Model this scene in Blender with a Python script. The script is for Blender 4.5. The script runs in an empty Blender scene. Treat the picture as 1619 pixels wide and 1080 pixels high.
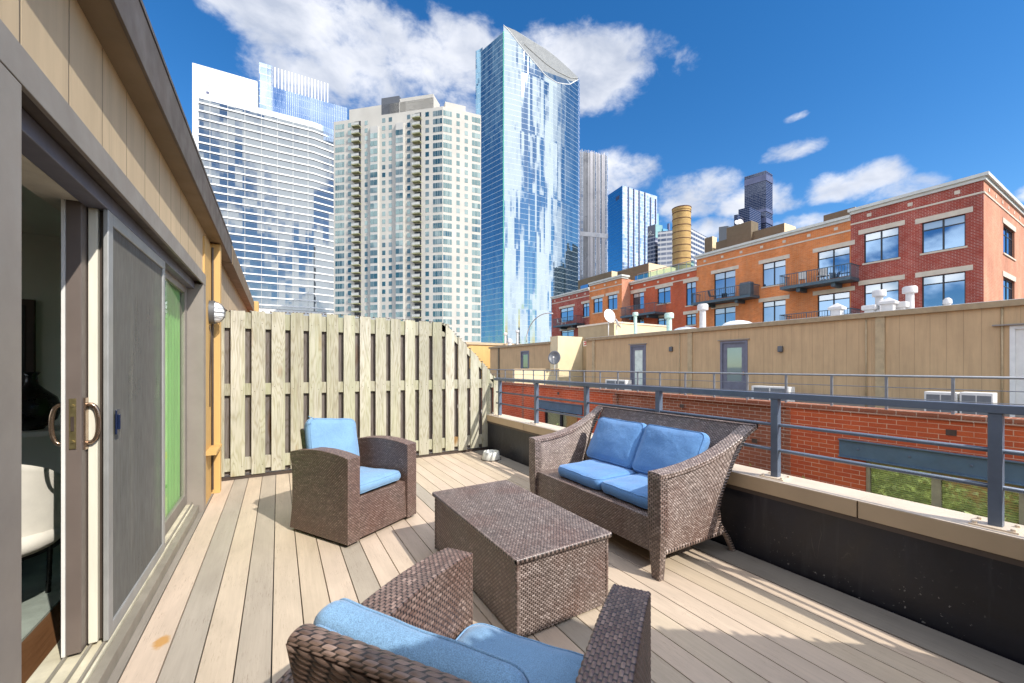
import bpy, math, random
import numpy as np
from mathutils import Vector, noise as mnoise
R = math.radians
random.seed(7); rng = np.random.default_rng(7)
S = bpy.context.scene
# ------------------------------------------------------------------ camera
F = 627.0; CX = 809.5; HY = 579.0; CH = 1.30; TH = R(30.5)
SN, CS = math.sin(TH), math.cos(TH)
cd = bpy.data.cameras.new('camera'); cam = bpy.data.objects.new('camera', cd); S.collection.objects.link(cam)
cam.location = (0, 0, CH); cam.rotation_euler = (R(90), 0, -TH)
cd.sensor_width = 36; cd.lens = 36*F/1619; cd.shift_y = (HY-540)/1619
cd.clip_start = .02; cd.clip_end = 6000
S.camera = cam

def ray(x, y=HY):
    r = (x-CX)/F; return (SN+r*CS, CS-r*SN, (HY-y)/F)      # per metre of forward distance
def at(x, y, X=None, Y=None, fwd=None, Z=None):
    d = ray(x, y)
    k = X/d[0] if X is not None else Y/d[1] if Y is not None else (Z-CH)/d[2] if Z is not None else fwd
    return Vector((d[0]*k, d[1]*k, CH+d[2]*k))

# ------------------------------------------------------------------ node helper
class NT:
    def __init__(s, tree): s.t = tree; s.n = tree.nodes; s.l = tree.links
    def new(s, typ, **kw):
        n = s.n.new(typ)
        for k, v in kw.items(): setattr(n, k, v)
        return n
    def put(s, sock, v):
        if isinstance(v, bpy.types.NodeSocket): s.l.new(v, sock)
        elif v is not None:
            if sock.type == 'RGBA' and len(v) == 3: v = (*v, 1)
            sock.default_value = v
    def m(s, op, a, b=None, c=None, clamp=False):
        n = s.new('ShaderNodeMath', operation=op, use_clamp=clamp)
        s.put(n.inputs[0], a); s.put(n.inputs[1], b)
        if c is not None: s.put(n.inputs[2], c)
        return n.outputs[0]
    def vm(s, op, a, b=None, scale=None):
        n = s.new('ShaderNodeVectorMath', operation=op)
        s.put(n.inputs[0], a)
        if b is not None: s.put(n.inputs[1], b)
        if scale is not None: s.put(n.inputs['Scale'], scale)
        return n.outputs['Value'] if op in ('DOT_PRODUCT', 'LENGTH') else n.outputs[0]
    def mix(s, f, a, b, blend='MIX'):
        n = s.new('ShaderNodeMix', data_type='RGBA', blend_type=blend)
        s.put(n.inputs[0], f); s.put(n.inputs[6], a); s.put(n.inputs[7], b); return n.outputs[2]
    def sep(s, v):
        n = s.new('ShaderNodeSeparateXYZ'); s.put(n.inputs[0], v); return n.outputs
    def comb(s, x=0., y=0., z=0.):
        n = s.new('ShaderNodeCombineXYZ'); s.put(n.inputs[0], x); s.put(n.inputs[1], y); s.put(n.inputs[2], z); return n.outputs[0]
    def noise(s, vec, scale, detail=4, rough=.55, dist=0, dim='3D'):
        n = s.new('ShaderNodeTexNoise', noise_dimensions=dim); s.put(n.inputs['Vector'], vec)
        s.put(n.inputs['Scale'], scale); n.inputs['Detail'].default_value = detail
        n.inputs['Roughness'].default_value = rough; n.inputs['Distortion'].default_value = dist
        return n.outputs['Fac']
    def ramp(s, f, stops, interp='LINEAR'):
        n = s.new('ShaderNodeValToRGB'); s.put(n.inputs[0], f); cr = n.color_ramp; cr.interpolation = interp
        while len(cr.elements) < len(stops): cr.elements.new(.5)
        for e, (p, c) in zip(list(cr.elements), stops):
            e.position = p; e.color = (*c, 1) if len(c) == 3 else c
        return n.outputs[0]
    def mr(s, v, a, b, c=0., d=1., smooth=False):
        n = s.new('ShaderNodeMapRange'); n.interpolation_type = 'SMOOTHSTEP' if smooth else 'LINEAR'
        for i, q in enumerate((v, a, b, c, d)): s.put(n.inputs[i], q)
        return n.outputs[0]
    def wn(s, v, dim='3D'):
        n = s.new('ShaderNodeTexWhiteNoise', noise_dimensions=dim)
        s.put(n.inputs['Vector'] if dim != '1D' else n.inputs['W'], v); return n.outputs
    def mapping(s, v, sc):
        return s.vm('MULTIPLY', v, sc)

# ------------------------------------------------------------------ world
SUN = Vector((.40, -1, .88)).normalized()
w = bpy.data.worlds.new('World'); S.world = w; w.use_nodes = True
t = NT(w.node_tree); t.n.clear()
sky = t.new('ShaderNodeTexSky', sky_type='NISHITA'); sky.sun_disc = False
sky.sun_elevation = math.asin(SUN.z); sky.sun_rotation = math.atan2(SUN.x, SUN.y)
sky.air_density = 1.0; sky.dust_density = .15; sky.ozone_density = 3.0
hs = t.new('ShaderNodeHueSaturation'); hs.inputs['Hue'].default_value = .503; hs.inputs['Saturation'].default_value = 1.33
hs.inputs['Value'].default_value = .66
t.put(hs.inputs['Color'], sky.outputs[0])
D = t.new('ShaderNodeTexCoord').outputs['Generated']
Dn = t.vm('NORMALIZE', D); dx, dy, dz = t.sep(Dn)
az = t.m('ARCTAN2', dx, dy); el = t.m('ARCSINE', dz)
BL = [(450,15,170,62,1),(560,20,150,50,.9),(610,80,150,80,1),(610,150,160,60,.9),(710,80,90,80,1),(955,112,110,60,1),(900,100,70,60,.95),(850,80,60,50,.8),(1246,239,52,17,.95),
      (1257,186,22,9,.8),(1345,292,85,28,1.05),(1430,302,80,22,1),(1395,283,50,22,.9),(985,278,55,38,1),(1105,300,72,32,1.05),(1085,325,60,24,.9),
      (1190,318,60,30,1),(1270,350,50,15,.9),(1120,362,50,18,.9),(1640,300,40,18,.9),(1240,322,40,16,.8)]
B = None
for (x, y, hw, hh, k) in BL:
    def ae(px, py):
        d = Vector(ray(px, py)).normalized(); return math.atan2(d.x, d.y), math.asin(d.z)
    a0, e0 = ae(x, y); a1, _ = ae(x+hw, y); _, e1 = ae(x, y-hh)
    u = t.m('MULTIPLY', t.m('SUBTRACT', az, a0), 1/(a1-a0)); v = t.m('MULTIPLY', t.m('SUBTRACT', el, e0), 1/(e1-e0))
    d2 = t.m('ADD', t.m('MULTIPLY', u, u), t.m('MULTIPLY', v, v))
    b = t.m('MULTIPLY', t.m('MAXIMUM', t.m('SUBTRACT', 1., t.m('MULTIPLY', d2, .42)), 0.), k)
    B = b if B is None else t.m('MAXIMUM', B, b)
# noise that reads as cumulus: stretched sideways
cv = t.vm('MULTIPLY', Dn, (1, 1, 1.55))
n1 = t.noise(cv, 5.5, 9, .56, .12); n2 = t.noise(cv, 3.6, 7, .55, .2)
front = t.m('ADD', t.m('MULTIPLY', B, 1.0), t.m('MULTIPLY', t.m('SUBTRACT', n1, .5), 1.7))
nf = t.noise(cv, 15., 8, .62, .3)
front = t.m('ADD', front, t.m('MULTIPLY', t.m('SUBTRACT', nf, .5), 1.15))
dens_f = t.mr(front, .36, .98, smooth=True)
dens_f = t.m('MULTIPLY', dens_f, t.mr(B, .02, .30))
# broken cloud behind the viewer for reflections; extra brightness and zenith cloud added as fill
back = t.mr(t.m('ADD', t.m('MULTIPLY', dx, SN), t.m('MULTIPLY', dy, CS)), .10, -.15)
back = t.m('MAXIMUM', back, t.mr(dz, .74, .86))
dens_b = t.m('MULTIPLY', t.mr(t.m('ADD', n2, t.m('MULTIPLY', t.m('SUBTRACT', n1, .5), .5)), .43, .52, smooth=True), back)
dens = t.m('MAXIMUM', dens_f, dens_b)
dens = t.m('MULTIPLY', dens, t.mr(dz, .0, .06))
n3 = t.noise(t.vm('ADD', cv, (0, 0, .05)), 7.0, 6, .55, .3)
ccol = t.ramp(t.m('ADD', t.m('MULTIPLY', n3, .9), t.m('MULTIPLY', front, -.14)), [(.16, (.50, .55, .66)), (.46, (.95, .96, 1.0))])
ccol = t.vm('SCALE', ccol, scale=t.m('ADD', 4.1, t.m('MULTIPLY', back, 5.9)))
colr = t.mix(t.m('MULTIPLY', dens, .93), hs.outputs[0], ccol)
bg = t.new('ShaderNodeBackground'); t.put(bg.inputs[0], colr); bg.inputs[1].default_value = .15
t.l.new(bg.outputs[0], t.new('ShaderNodeOutputWorld').inputs[0])
# ------------------------------------------------------------------ sun + exposure
sd = bpy.data.lights.new('sun', 'SUN'); sd.energy = 2.7; sd.angle = R(.5); sd.color = (1, .955, .88)
so = bpy.data.objects.new('sun', sd); S.collection.objects.link(so)
so.rotation_euler = SUN.to_track_quat('Z', 'Y').to_euler(); so.location = (5, -12, 14)
S.view_settings.view_transform = 'Standard'; S.view_settings.look = 'None'
S.view_settings.gamma = 1; S.view_settings.exposure = .95
S.cycles.max_bounces = 7; S.cycles.diffuse_bounces = 4; S.cycles.glossy_bounces = 3; S.cycles.transparent_max_bounces = 12
S.cycles.sample_clamp_indirect = 6; S.cycles.caustics_reflective = False; S.cycles.caustics_refractive = False

# ------------------------------------------------------------------ materials
MAT = {}
def newmat(name):
    m = bpy.data.materials.new(name); m.use_nodes = True; q = NT(m.node_tree); q.n.clear()
    o = q.new('ShaderNodeOutputMaterial'); return m, q, o
def principled(q, o, col, rough=.6, metal=0., normal=None, spec=.5, sheen=0.):
    p = q.new('ShaderNodeBsdfPrincipled'); q.put(p.inputs['Base Color'], col); q.put(p.inputs['Roughness'], rough)
    q.put(p.inputs['Metallic'], metal); q.put(p.inputs['Specular IOR Level'], spec)
    if sheen: p.inputs['Sheen Weight'].default_value = sheen
    if normal is not None: q.l.new(normal, p.inputs['Normal'])
    q.l.new(p.outputs[0], o.inputs[0]); return p
def bump(q, h, strength=.5, dist=.01):
    b = q.new('ShaderNodeBump'); b.inputs['Strength'].default_value = strength; b.inputs['Distance'].default_value = dist
    q.put(b.inputs['Height'], h); return b.outputs[0]
def simple(name, col, rough=.55, metal=0., var=.12, scale=6., bmp=.15, bscale=90., bdist=.002, spec=.5, streak=False):
    if name in MAT: return MAT[name]
    m, q, o = newmat(name); ob = q.new('ShaderNodeTexCoord').outputs['Object']
    v = q.mapping(ob, (1, 1, .15)) if streak else ob
    n = q.noise(v, scale, 6, .6); c2 = tuple(min(1, c*(1-var*1.6)) for c in col); c1 = tuple(min(1, c*(1+var)) for c in col)
    base = q.mix(q.mr(n, .3, .7), c2, c1)
    rr = q.mr(q.noise(ob, scale*2.3, 4), .3, .7, max(.02, rough-.08), min(1, rough+.1))
    nm = bump(q, q.noise(ob, bscale, 3), bmp, bdist) if bmp else None
    principled(q, o, base, rr, metal, nm, spec); MAT[name] = m; return m
def uvc(q): return q.new('ShaderNodeTexCoord').outputs['UV']

def brick_mat(name, c1, c2, mortar, bw, rh, ms=.010, patch=.3, stain=None):
    m, q, o = newmat(name); uv = uvc(q); ob = q.new('ShaderNodeTexCoord').outputs['Object']
    b = q.new('ShaderNodeTexBrick'); q.put(b.inputs['Vector'], uv)
    b.inputs['Scale'].default_value = 1; b.inputs['Brick Width'].default_value = bw; b.inputs['Row Height'].default_value = rh
    b.inputs['Mortar Size'].default_value = ms; b.inputs['Mortar Smooth'].default_value = .25; b.inputs['Bias'].default_value = -.1
    q.put(b.inputs['Color1'], c1); q.put(b.inputs['Color2'], c2); q.put(b.inputs['Mortar'], mortar)
    mort = q.mr(q.noise(ob, 2.2, 5), .35, .62)              # mortar is worn / dirty in patches
    fac = q.m('MULTIPLY', b.outputs['Fac'], q.m('ADD', q.m('MULTIPLY', mort, .65), .35))
    brick = q.mix(q.noise(uv, 3.1, 2), c1, c2)
    bcol = q.mix(.5, b.outputs['Color'], brick)
    solid = q.mix(b.outputs['Fac'], b.outputs['Color'], c1)
    base = q.mix(fac, solid, mortar)
    dirt = q.mr(q.noise(q.mapping(ob, (1, 1, .35)), .8, 6), .3, .75, 1-patch, 1+patch*.5)
    base = q.vm('SCALE', base, scale=dirt)
    fine = q.mr(q.noise(ob, 45, 4), .2, .8, .86, 1.12); base = q.vm('SCALE', base, scale=fine)
    h = q.m('ADD', q.m('MULTIPLY', b.outputs['Fac'], -1.), q.m('MULTIPLY', q.noise(ob, 60, 3), .25))
    principled(q, o, base, .85, 0, bump(q, h, .5, .006), .25)
    return m
M_brick_orange = brick_mat('brick_orange', (.76,.25,.075), (.64,.19,.055), (.62,.40,.26), .24, .082, .008)
M_brick_red = brick_mat('brick_dark_red', (.33,.045,.028), (.42,.07,.042), (.60,.42,.36), .24, .082, .009)
M_brick_mid = brick_mat('brick_red', (.58,.12,.045), (.48,.09,.04), (.55,.30,.22), .24, .082, .006)
M_brick_near = brick_mat('brick_courtyard_red', (.60,.12,.04), (.50,.09,.035), (.72,.44,.29), .30, .098, .007, .22)
M_brick_brown = brick_mat('brick_courtyard_brown', (.36,.125,.065), (.29,.095,.05), (.55,.42,.32), .30, .098, .009, .2)
M_brick_lit = brick_mat('brick_lit_side', (.62,.27,.16), (.56,.22,.13), (.72,.5,.38), .24, .082, .006)  # lighter brick for sunlit faces: sun put into the colour

def siding(name, col, pitch=.29, off=0., gd=.85):
    m, q, o = newmat(name); uv = uvc(q); ob = q.new('ShaderNodeTexCoord').outputs['Object']
    u, v, _ = q.sep(uv); f = q.m('FRACT', q.m('ADD', q.m('MULTIPLY', u, 1/pitch), off))
    g = q.m('SUBTRACT', 1., q.mr(q.m('ABSOLUTE', q.m('SUBTRACT', f, .5)), .0, .022))
    g = q.m('MAXIMUM', g, 0.)
    n = q.noise(q.mapping(ob, (1, 1, .12)), 7, 6, .65); n2 = q.noise(ob, 1.3, 4)
    base = q.mix(q.mr(n, .3, .7), tuple(c*.88 for c in col), tuple(min(1, c*1.07) for c in col))
    base = q.vm('SCALE', base, scale=q.mr(n2, .3, .7, .92, 1.05))
    base = q.mix(q.m('MULTIPLY', g, gd), base, tuple(c*.3 for c in col))
    sk = q.mr(q.noise(q.mapping(ob, (1, 1, .05)), 13, 5, .7), .56, .74, 0, .30); base = q.mix(sk, base, tuple(c*.5 for c in col))
    h = q.m('ADD', q.m('MULTIPLY', g, -1.), q.m('MULTIPLY', q.noise(q.mapping(ob, (1,1,.1)), 90, 3), .08))
    principled(q, o, base, .7, 0, bump(q, h, .6, .006), .3); return m
M_siding = siding('tan_siding', (.62,.475,.30))
M_siding_far = siding('tan_siding_across', (.55,.37,.20), gd=.5)

def wood_mat(name, cols, gscale=1., rough=.75, axis=2, knots=True, crack=.5, algae=None):
    """weathered boards: long grain along one axis, knots, tone per board (island)"""
    m, q, o = newmat(name); ob = q.new('ShaderNodeTexCoord').outputs['Object']
    ri = q.new('ShaderNodeNewGeometry').outputs['Random Per Island']
    oi = q.new('ShaderNodeObjectInfo').outputs['Random']
    rnd = q.m('FRACT', q.m('ADD', ri, oi))
    sc = [1, 1, 1]; sc[axis] = .07
    off = q.m('MULTIPLY', rnd, 37.)
    v = q.vm('ADD', ob, q.comb(off, off, off)); vs = q.mapping(v, tuple(sc))
    k = q.noise(q.mapping(v, tuple([1.0 if i != axis else .28 for i in range(3)])), 5.5, 1, .4)
    knot = q.mr(k, .70, .80)
    warp = q.noise(vs, 9*gscale, 3, .5)
    ring = q.m('FRACT', q.m('MULTIPLY', q.m('ADD', warp, q.m('MULTIPLY', k, .8)), 11.))
    ring = q.m('ABSOLUTE', q.m('SUBTRACT', ring, .5))
    ring = q.mr(ring, .0, .28)
    fine = q.noise(q.mapping(v, tuple([1 if i != axis else .02 for i in range(3)])), 190*gscale, 4, .6)
    base = q.ramp(rnd, [(i/max(1, len(cols)-1), c) for i, c in enumerate(cols)])
    dark = q.vm('MULTIPLY', base, (.62, .58, .46))
    base = q.mix(q.m('MULTIPLY', q.m('SUBTRACT', 1., ring), .62 if knots else .2), base, dark)
    base = q.mix(q.mr(fine, .52, .70, 0., crack), base, q.vm('MULTIPLY', base, (.42, .38, .33)))
    if knots: base = q.mix(knot, base, q.vm('MULTIPLY', base, (.62, .36, .16)))
    if algae: base = q.mix(q.mr(q.noise(q.mapping(v, (1,1,.1)), 11, 5, .7), .54, .72, 0, .5), base, (.20,.18,.13))
    if algae: base = q.mix(q.mr(q.noise(vs, 5, 4, .6), .45, .72, 0, .6), base, algae)
    base = q.vm('SCALE', base, scale=q.mr(q.noise(v, 1.7, 4), .3, .7, .88, 1.08))
    h = q.m('ADD', q.m('MULTIPLY', fine, .6), q.m('MULTIPLY', ring, .4))
    principled(q, o, base, rough, 0, bump(q, h, .35, .002), .3); return m
M_fence = wood_mat('fence_wood', [(.48,.445,.35), (.40,.375,.28), (.54,.51,.415), (.37,.35,.265), (.56,.525,.43), (.45,.43,.33)], algae=(.35,.365,.20), crack=.75)
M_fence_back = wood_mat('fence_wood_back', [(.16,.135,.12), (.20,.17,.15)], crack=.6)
M_floor_in = wood_mat('indoor_wood', [(.11,.05,.022), (.15,.07,.03), (.08,.035,.018)], axis=1, knots=False, rough=.35)
def deck_mat(name, stops):
    m, q, o = newmat(name); ob = q.new('ShaderNodeTexCoord').outputs['Object']
    ri = q.new('ShaderNodeNewGeometry').outputs['Random Per Island']
    off = q.m('MULTIPLY', ri, 53.); v = q.vm('ADD', ob, q.comb(off, off, 0.))
    base = q.ramp(ri, stops, 'CONSTANT')
    st = q.noise(q.mapping(v, (1, .04, 1)), 60, 5, .6)
    sm = q.noise(q.mapping(v, (1, .25, 1)), 7, 5, .62, .6)
    base = q.vm('SCALE', base, scale=q.mr(sm, .3, .72, .86, 1.07))
    base = q.vm('SCALE', base, scale=q.mr(st, .35, .7, .95, 1.04))
    scr = q.noise(q.mapping(v, (1, .045, 1)), 230, 4, .75); gate = q.mr(q.noise(q.mapping(v, (1, .5, 1)), 6, 4), .44, .60)
    scr = q.m('MULTIPLY', q.mr(scr, .56, .66), gate)
    base = q.mix(q.m('MULTIPLY', scr, .75), base, q.vm('MULTIPLY', base, (.52, .46, .42)))
    spot = q.mr(q.noise(ob, 38, 2, .5), .74, .80)
    base = q.mix(q.m('MULTIPLY', spot, .35), base, (.22, .18, .14))
    # one rusty drink stain
    dd = q.vm('LENGTH', q.vm('MULTIPLY', q.vm('SUBTRACT', ob, (-.475, 2.45, 0)), (1, .62, 0)))
    ring = q.mr(q.m('ADD', dd, q.m('MULTIPLY', q.m('SUBTRACT', q.noise(ob, 40, 4), .5), .035)), .020, .038, 1., 0.)
    base = q.mix(q.m('MULTIPLY', ring, .8), base, (.50, .24, .035))
    h = q.m('ADD', st, q.m('MULTIPLY', scr, -.8))
    principled(q, o, base, q.mr(sm, .3, .7, .5, .68), 0, bump(q, h, .3, .0015), .35); return m
M_deck = deck_mat('composite_decking', [(0,(.55,.43,.325)), (.16,(.60,.475,.36)), (.30,(.425,.36,.28)), (.38,(.56,.455,.335)), (.56,(.48,.40,.30)),
                                        (.66,(.59,.47,.355)), (.82,(.405,.35,.28)), (.90,(.56,.45,.325))])
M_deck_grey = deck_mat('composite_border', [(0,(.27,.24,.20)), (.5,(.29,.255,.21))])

def wicker_mat(name, k=(1,1,1)):
    m, q, o = newmat(name); uv = uvc(q); ob = q.new('ShaderNodeTexCoord').outputs['Object']
    u, v, _ = q.sep(uv); j = q.m('FLOOR', v)
    i = q.m('FLOOR', q.m('ADD', u, q.m('ADD', q.m('MULTIPLY', j, .5), .5)))
    wn = q.wn(q.comb(i, j, 0.))[0]; row = q.wn(q.comb(q.m('FLOOR', q.m('MULTIPLY', i, .22)), j, 3.))[0]
    mixv = q.m('ADD', q.m('MULTIPLY', wn, .7), q.m('MULTIPLY', row, .3))
    base = q.ramp(mixv, [(.1, (.12,.083,.068)), (.45, (.18,.130,.108)), (.75, (.235,.175,.15)), (.95, (.33,.255,.22))])
    base = q.vm('MULTIPLY', base, k)
    big = q.mr(q.noise(ob, 3.5, 3), .42, .68); base = q.mix(q.m('MULTIPLY', big, .35), base, (.17,.065,.04))
    fib = q.noise(q.comb(q.m('MULTIPLY', u, .8), q.m('MULTIPLY', v, 9.), wn), 2.5, 3, .6)
    base = q.vm('SCALE', base, scale=q.mr(fib, .3, .7, .72, 1.25))
    # near-black painted into the gaps between strands in place of shade
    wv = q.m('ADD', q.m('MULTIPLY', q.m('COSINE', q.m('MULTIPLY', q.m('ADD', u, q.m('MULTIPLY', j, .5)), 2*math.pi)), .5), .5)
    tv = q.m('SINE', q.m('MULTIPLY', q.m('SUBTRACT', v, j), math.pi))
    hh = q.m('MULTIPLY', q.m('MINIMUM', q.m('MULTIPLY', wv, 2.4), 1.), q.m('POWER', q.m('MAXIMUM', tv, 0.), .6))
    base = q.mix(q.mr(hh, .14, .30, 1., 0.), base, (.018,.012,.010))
    principled(q, o, base, q.mr(wn, 0, 1, .30, .45), 0, bump(q, fib, .3, .001), .75); return m
M_wicker = wicker_mat('wicker_brown', (.92,.84,.79)); M_wicker_grey = wicker_mat('wicker_pale_grey', (1.55,1.62,1.65)); M_wicker_table = wicker_mat('wicker_table', (1.05,1.08,1.10))  # grey version multiplies the weave colour lighter

def fabric(name, c):
    m, q, o = newmat(name); ob = q.new('ShaderNodeTexCoord').outputs['Object']; uv = uvc(q)
    n = q.noise(ob, 420, 2, .6); n2 = q.noise(ob, 5, 5, .6)
    wv = q.noise(q.mapping(ob, (1, .15, 1)), 600, 2); 
    base = q.mix(q.mr(n, .32, .68), tuple(x*.72 for x in c), tuple(min(1, x*1.28+.012) for x in c))
    base = q.vm('SCALE', base, scale=q.mr(n2, .3, .7, .90, 1.08))
    fade = q.mr(q.noise(ob, 2.2, 3), .45, .75, 0, .22)
    base = q.mix(fade, base, tuple(min(1, x*1.1+.08) for x in c))
    h = q.m('ADD', q.m('MULTIPLY', n, .5), q.m('ADD', q.m('MULTIPLY', q.m('ABSOLUTE', q.m('SUBTRACT', q.noise(ob, 9, 3, .5, 1.2), .5)), -6.0), q.m('MULTIPLY', q.noise(ob, 22, 4, .6), 2.0)))
    principled(q, o, base, .88, 0, bump(q, h, .35, .003), .2, sheen=.25); return m
M_blue = fabric('blue_canvas', (.105,.25,.50))
M_blue_pale = fabric('faded_blue_canvas', (.175,.32,.49))

def glassy(name, tint, dark, refl=.25, rough=.02, thru=None, grid=None, jit=0., line=(.5,.52,.55), linew=.06, colrand=0., fr=1.5, vjit=0., lv=True):
    """window glass: fresnel-weighted mirror over a dark room; curtain walls add a panel grid whose panes tilt slightly"""
    m, q, o = newmat(name); nm = None; lines = None; uv = uvc(q)
    rnd = q.m('FRACT', q.m('ADD', q.new('ShaderNodeNewGeometry').outputs['Random Per Island'], q.new('ShaderNodeObjectInfo').outputs['Random']))
    if grid:
        u, v, _ = q.sep(uv); gu, gv = q.m('DIVIDE', u, grid[0]), q.m('DIVIDE', v, grid[1])
        cell = q.comb(q.m('FLOOR', gu), q.m('FLOOR', gv), 0.); wn = q.wn(cell)[1]
        colcell = q.wn(q.comb(q.m('FLOOR', q.m('MULTIPLY', gu, .5)), q.m('FLOOR', q.m('MULTIPLY', gv, .09)), 7.))[1]
        N = q.new('ShaderNodeNewGeometry').outputs['Normal']
        off = q.vm('SCALE', q.vm('SUBTRACT', wn, (.5, .5, .5)), scale=jit)
        off = q.vm('ADD', off, q.vm('MULTIPLY', q.vm('SUBTRACT', colcell, (.5,.5,.5)), (jit, jit, vjit)))
        nm = q.vm('NORMALIZE', q.vm('ADD', N, off))
        fu = q.m('ABSOLUTE', q.m('SUBTRACT', q.m('FRACT', gu), .5)); fv = q.m('ABSOLUTE', q.m('SUBTRACT', q.m('FRACT', gv), .5))
        lh = q.m('GREATER_THAN', fv, .5-linew); lvv = q.m('GREATER_THAN', fu, .5-linew*.5*grid[1]/grid[0])
        lines = q.m('MAXIMUM', lh, q.m('MULTIPLY', lvv, .45)) if lv else lh
    fn = q.new('ShaderNodeFresnel'); fn.inputs[0].default_value = fr
    if nm is not None: q.l.new(nm, fn.inputs['Normal'])
    fac = q.m('ADD', q.m('MULTIPLY', fn.outputs[0], 1-refl), refl, clamp=True)
    fac = q.m('MULTIPLY', fac, q.m('SUBTRACT', 1., q.new('ShaderNodeNewGeometry').outputs['Backfacing']))
    gl = q.new('ShaderNodeBsdfGlossy'); q.put(gl.inputs[0], tint); gl.inputs['Roughness'].default_value = rough
    if nm is not None: q.l.new(nm, gl.inputs['Normal'])
    if thru is not None:
        bd = q.new('ShaderNodeBsdfTransparent'); q.put(bd.inputs[0], thru)
    else:
        bd = q.new('ShaderNodeBsdfDiffuse')
        q.put(bd.inputs[0], q.mix(q.m('MULTIPLY', q.m('POWER', rnd, 2.), colrand), dark, (.55,.60,.55)) if colrand else dark)
    mx = q.new('ShaderNodeMixShader'); q.put(mx.inputs[0], fac); q.l.new(bd.outputs[0], mx.inputs[1]); q.l.new(gl.outputs[0], mx.inputs[2])
    out = mx.outputs[0]
    if lines is not None:
        dl = q.new('ShaderNodeBsdfPrincipled'); q.put(dl.inputs['Base Color'], line); dl.inputs['Roughness'].default_value = .4
        m2 = q.new('ShaderNodeMixShader'); q.put(m2.inputs[0], q.m('MULTIPLY', lines, .85)); q.l.new(out, m2.inputs[1]); q.l.new(dl.outputs[0], m2.inputs[2]); out = m2.outputs[0]
    q.l.new(out, o.inputs[0]); return m
M_pane = glassy('pane_clear', (.95,1,.97), (.02,.02,.02), .05, .0, thru=(.72,.86,.76))
M_pane_open = glassy('pane_low_reflection', (.95,1,.97), (.02,.02,.02), .0, .0, thru=(.95,1,.95), fr=1.22)
M_win = glassy('window_glass', (.40,.60,.85), (.015,.025,.04), .40, .02)
M_win_res = glassy('window_glass_residential', (.60,.78,.78), (.02,.06,.06), .16, .03, colrand=.40)
M_curtain = glassy('curtain_wall_glass', (.44,.50,.53), (.05,.09,.12), .66, .03, grid=(1.5,4.1), jit=.008, vjit=.13, line=(.44,.50,.52), linew=.024, lv=False)
M_curtain_side = glassy('curtain_wall_side', (.30,.50,.64), (.02,.08,.13), .45, .02, grid=(1.5,4.1), jit=.03, vjit=.05, line=(.62,.70,.72), linew=.035)
M_ribbon = glassy('ribbon_window_glass', (.37,.40,.41), (.07,.08,.09), .50, .02, grid=(1.6,4.0), jit=.005, vjit=.05, line=(.2,.2,.24), linew=.0, lv=False)
M_blueglass = glassy('deep_blue_glass', (.22,.48,.68), (.01,.06,.12), .55, .02, grid=(2,4), jit=.02, line=(.10,.30,.42), linew=.05)
M_palewall = glassy('pale_glass_wall', (.55,.61,.70), (.25,.35,.5), .50, .06, grid=(3,4), jit=.05, vjit=.1, line=(.7,.75,.85), linew=.04)
M_doorleaf = simple('brown_door_frame', (.15,.118,.10), .42, 0, .06, 5, .05)
M_green_refl = simple('green_reflection', (.25,.52,.15), .8, 0, .15, 6, .1, streak=True)
M_darktower = glassy('black_tower_glass', (.30,.36,.50), (.010,.013,.03), .10, .05, grid=(4.5,3.9), jit=.01, line=(.16,.17,.24), linew=.14)
M_gridtower = glassy('grid_tower_glass', (.5,.55,.7), (.03,.035,.07), .12, .1, grid=(3.2,3.4), jit=.02, line=(.42,.42,.48), linew=.16)
M_palegrid = glassy('pale_grid_glass', (.5,.55,.7), (.08,.09,.11), .12, .1, grid=(4.2,3.6), jit=.02, line=(.62,.60,.58), linew=.22)

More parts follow.
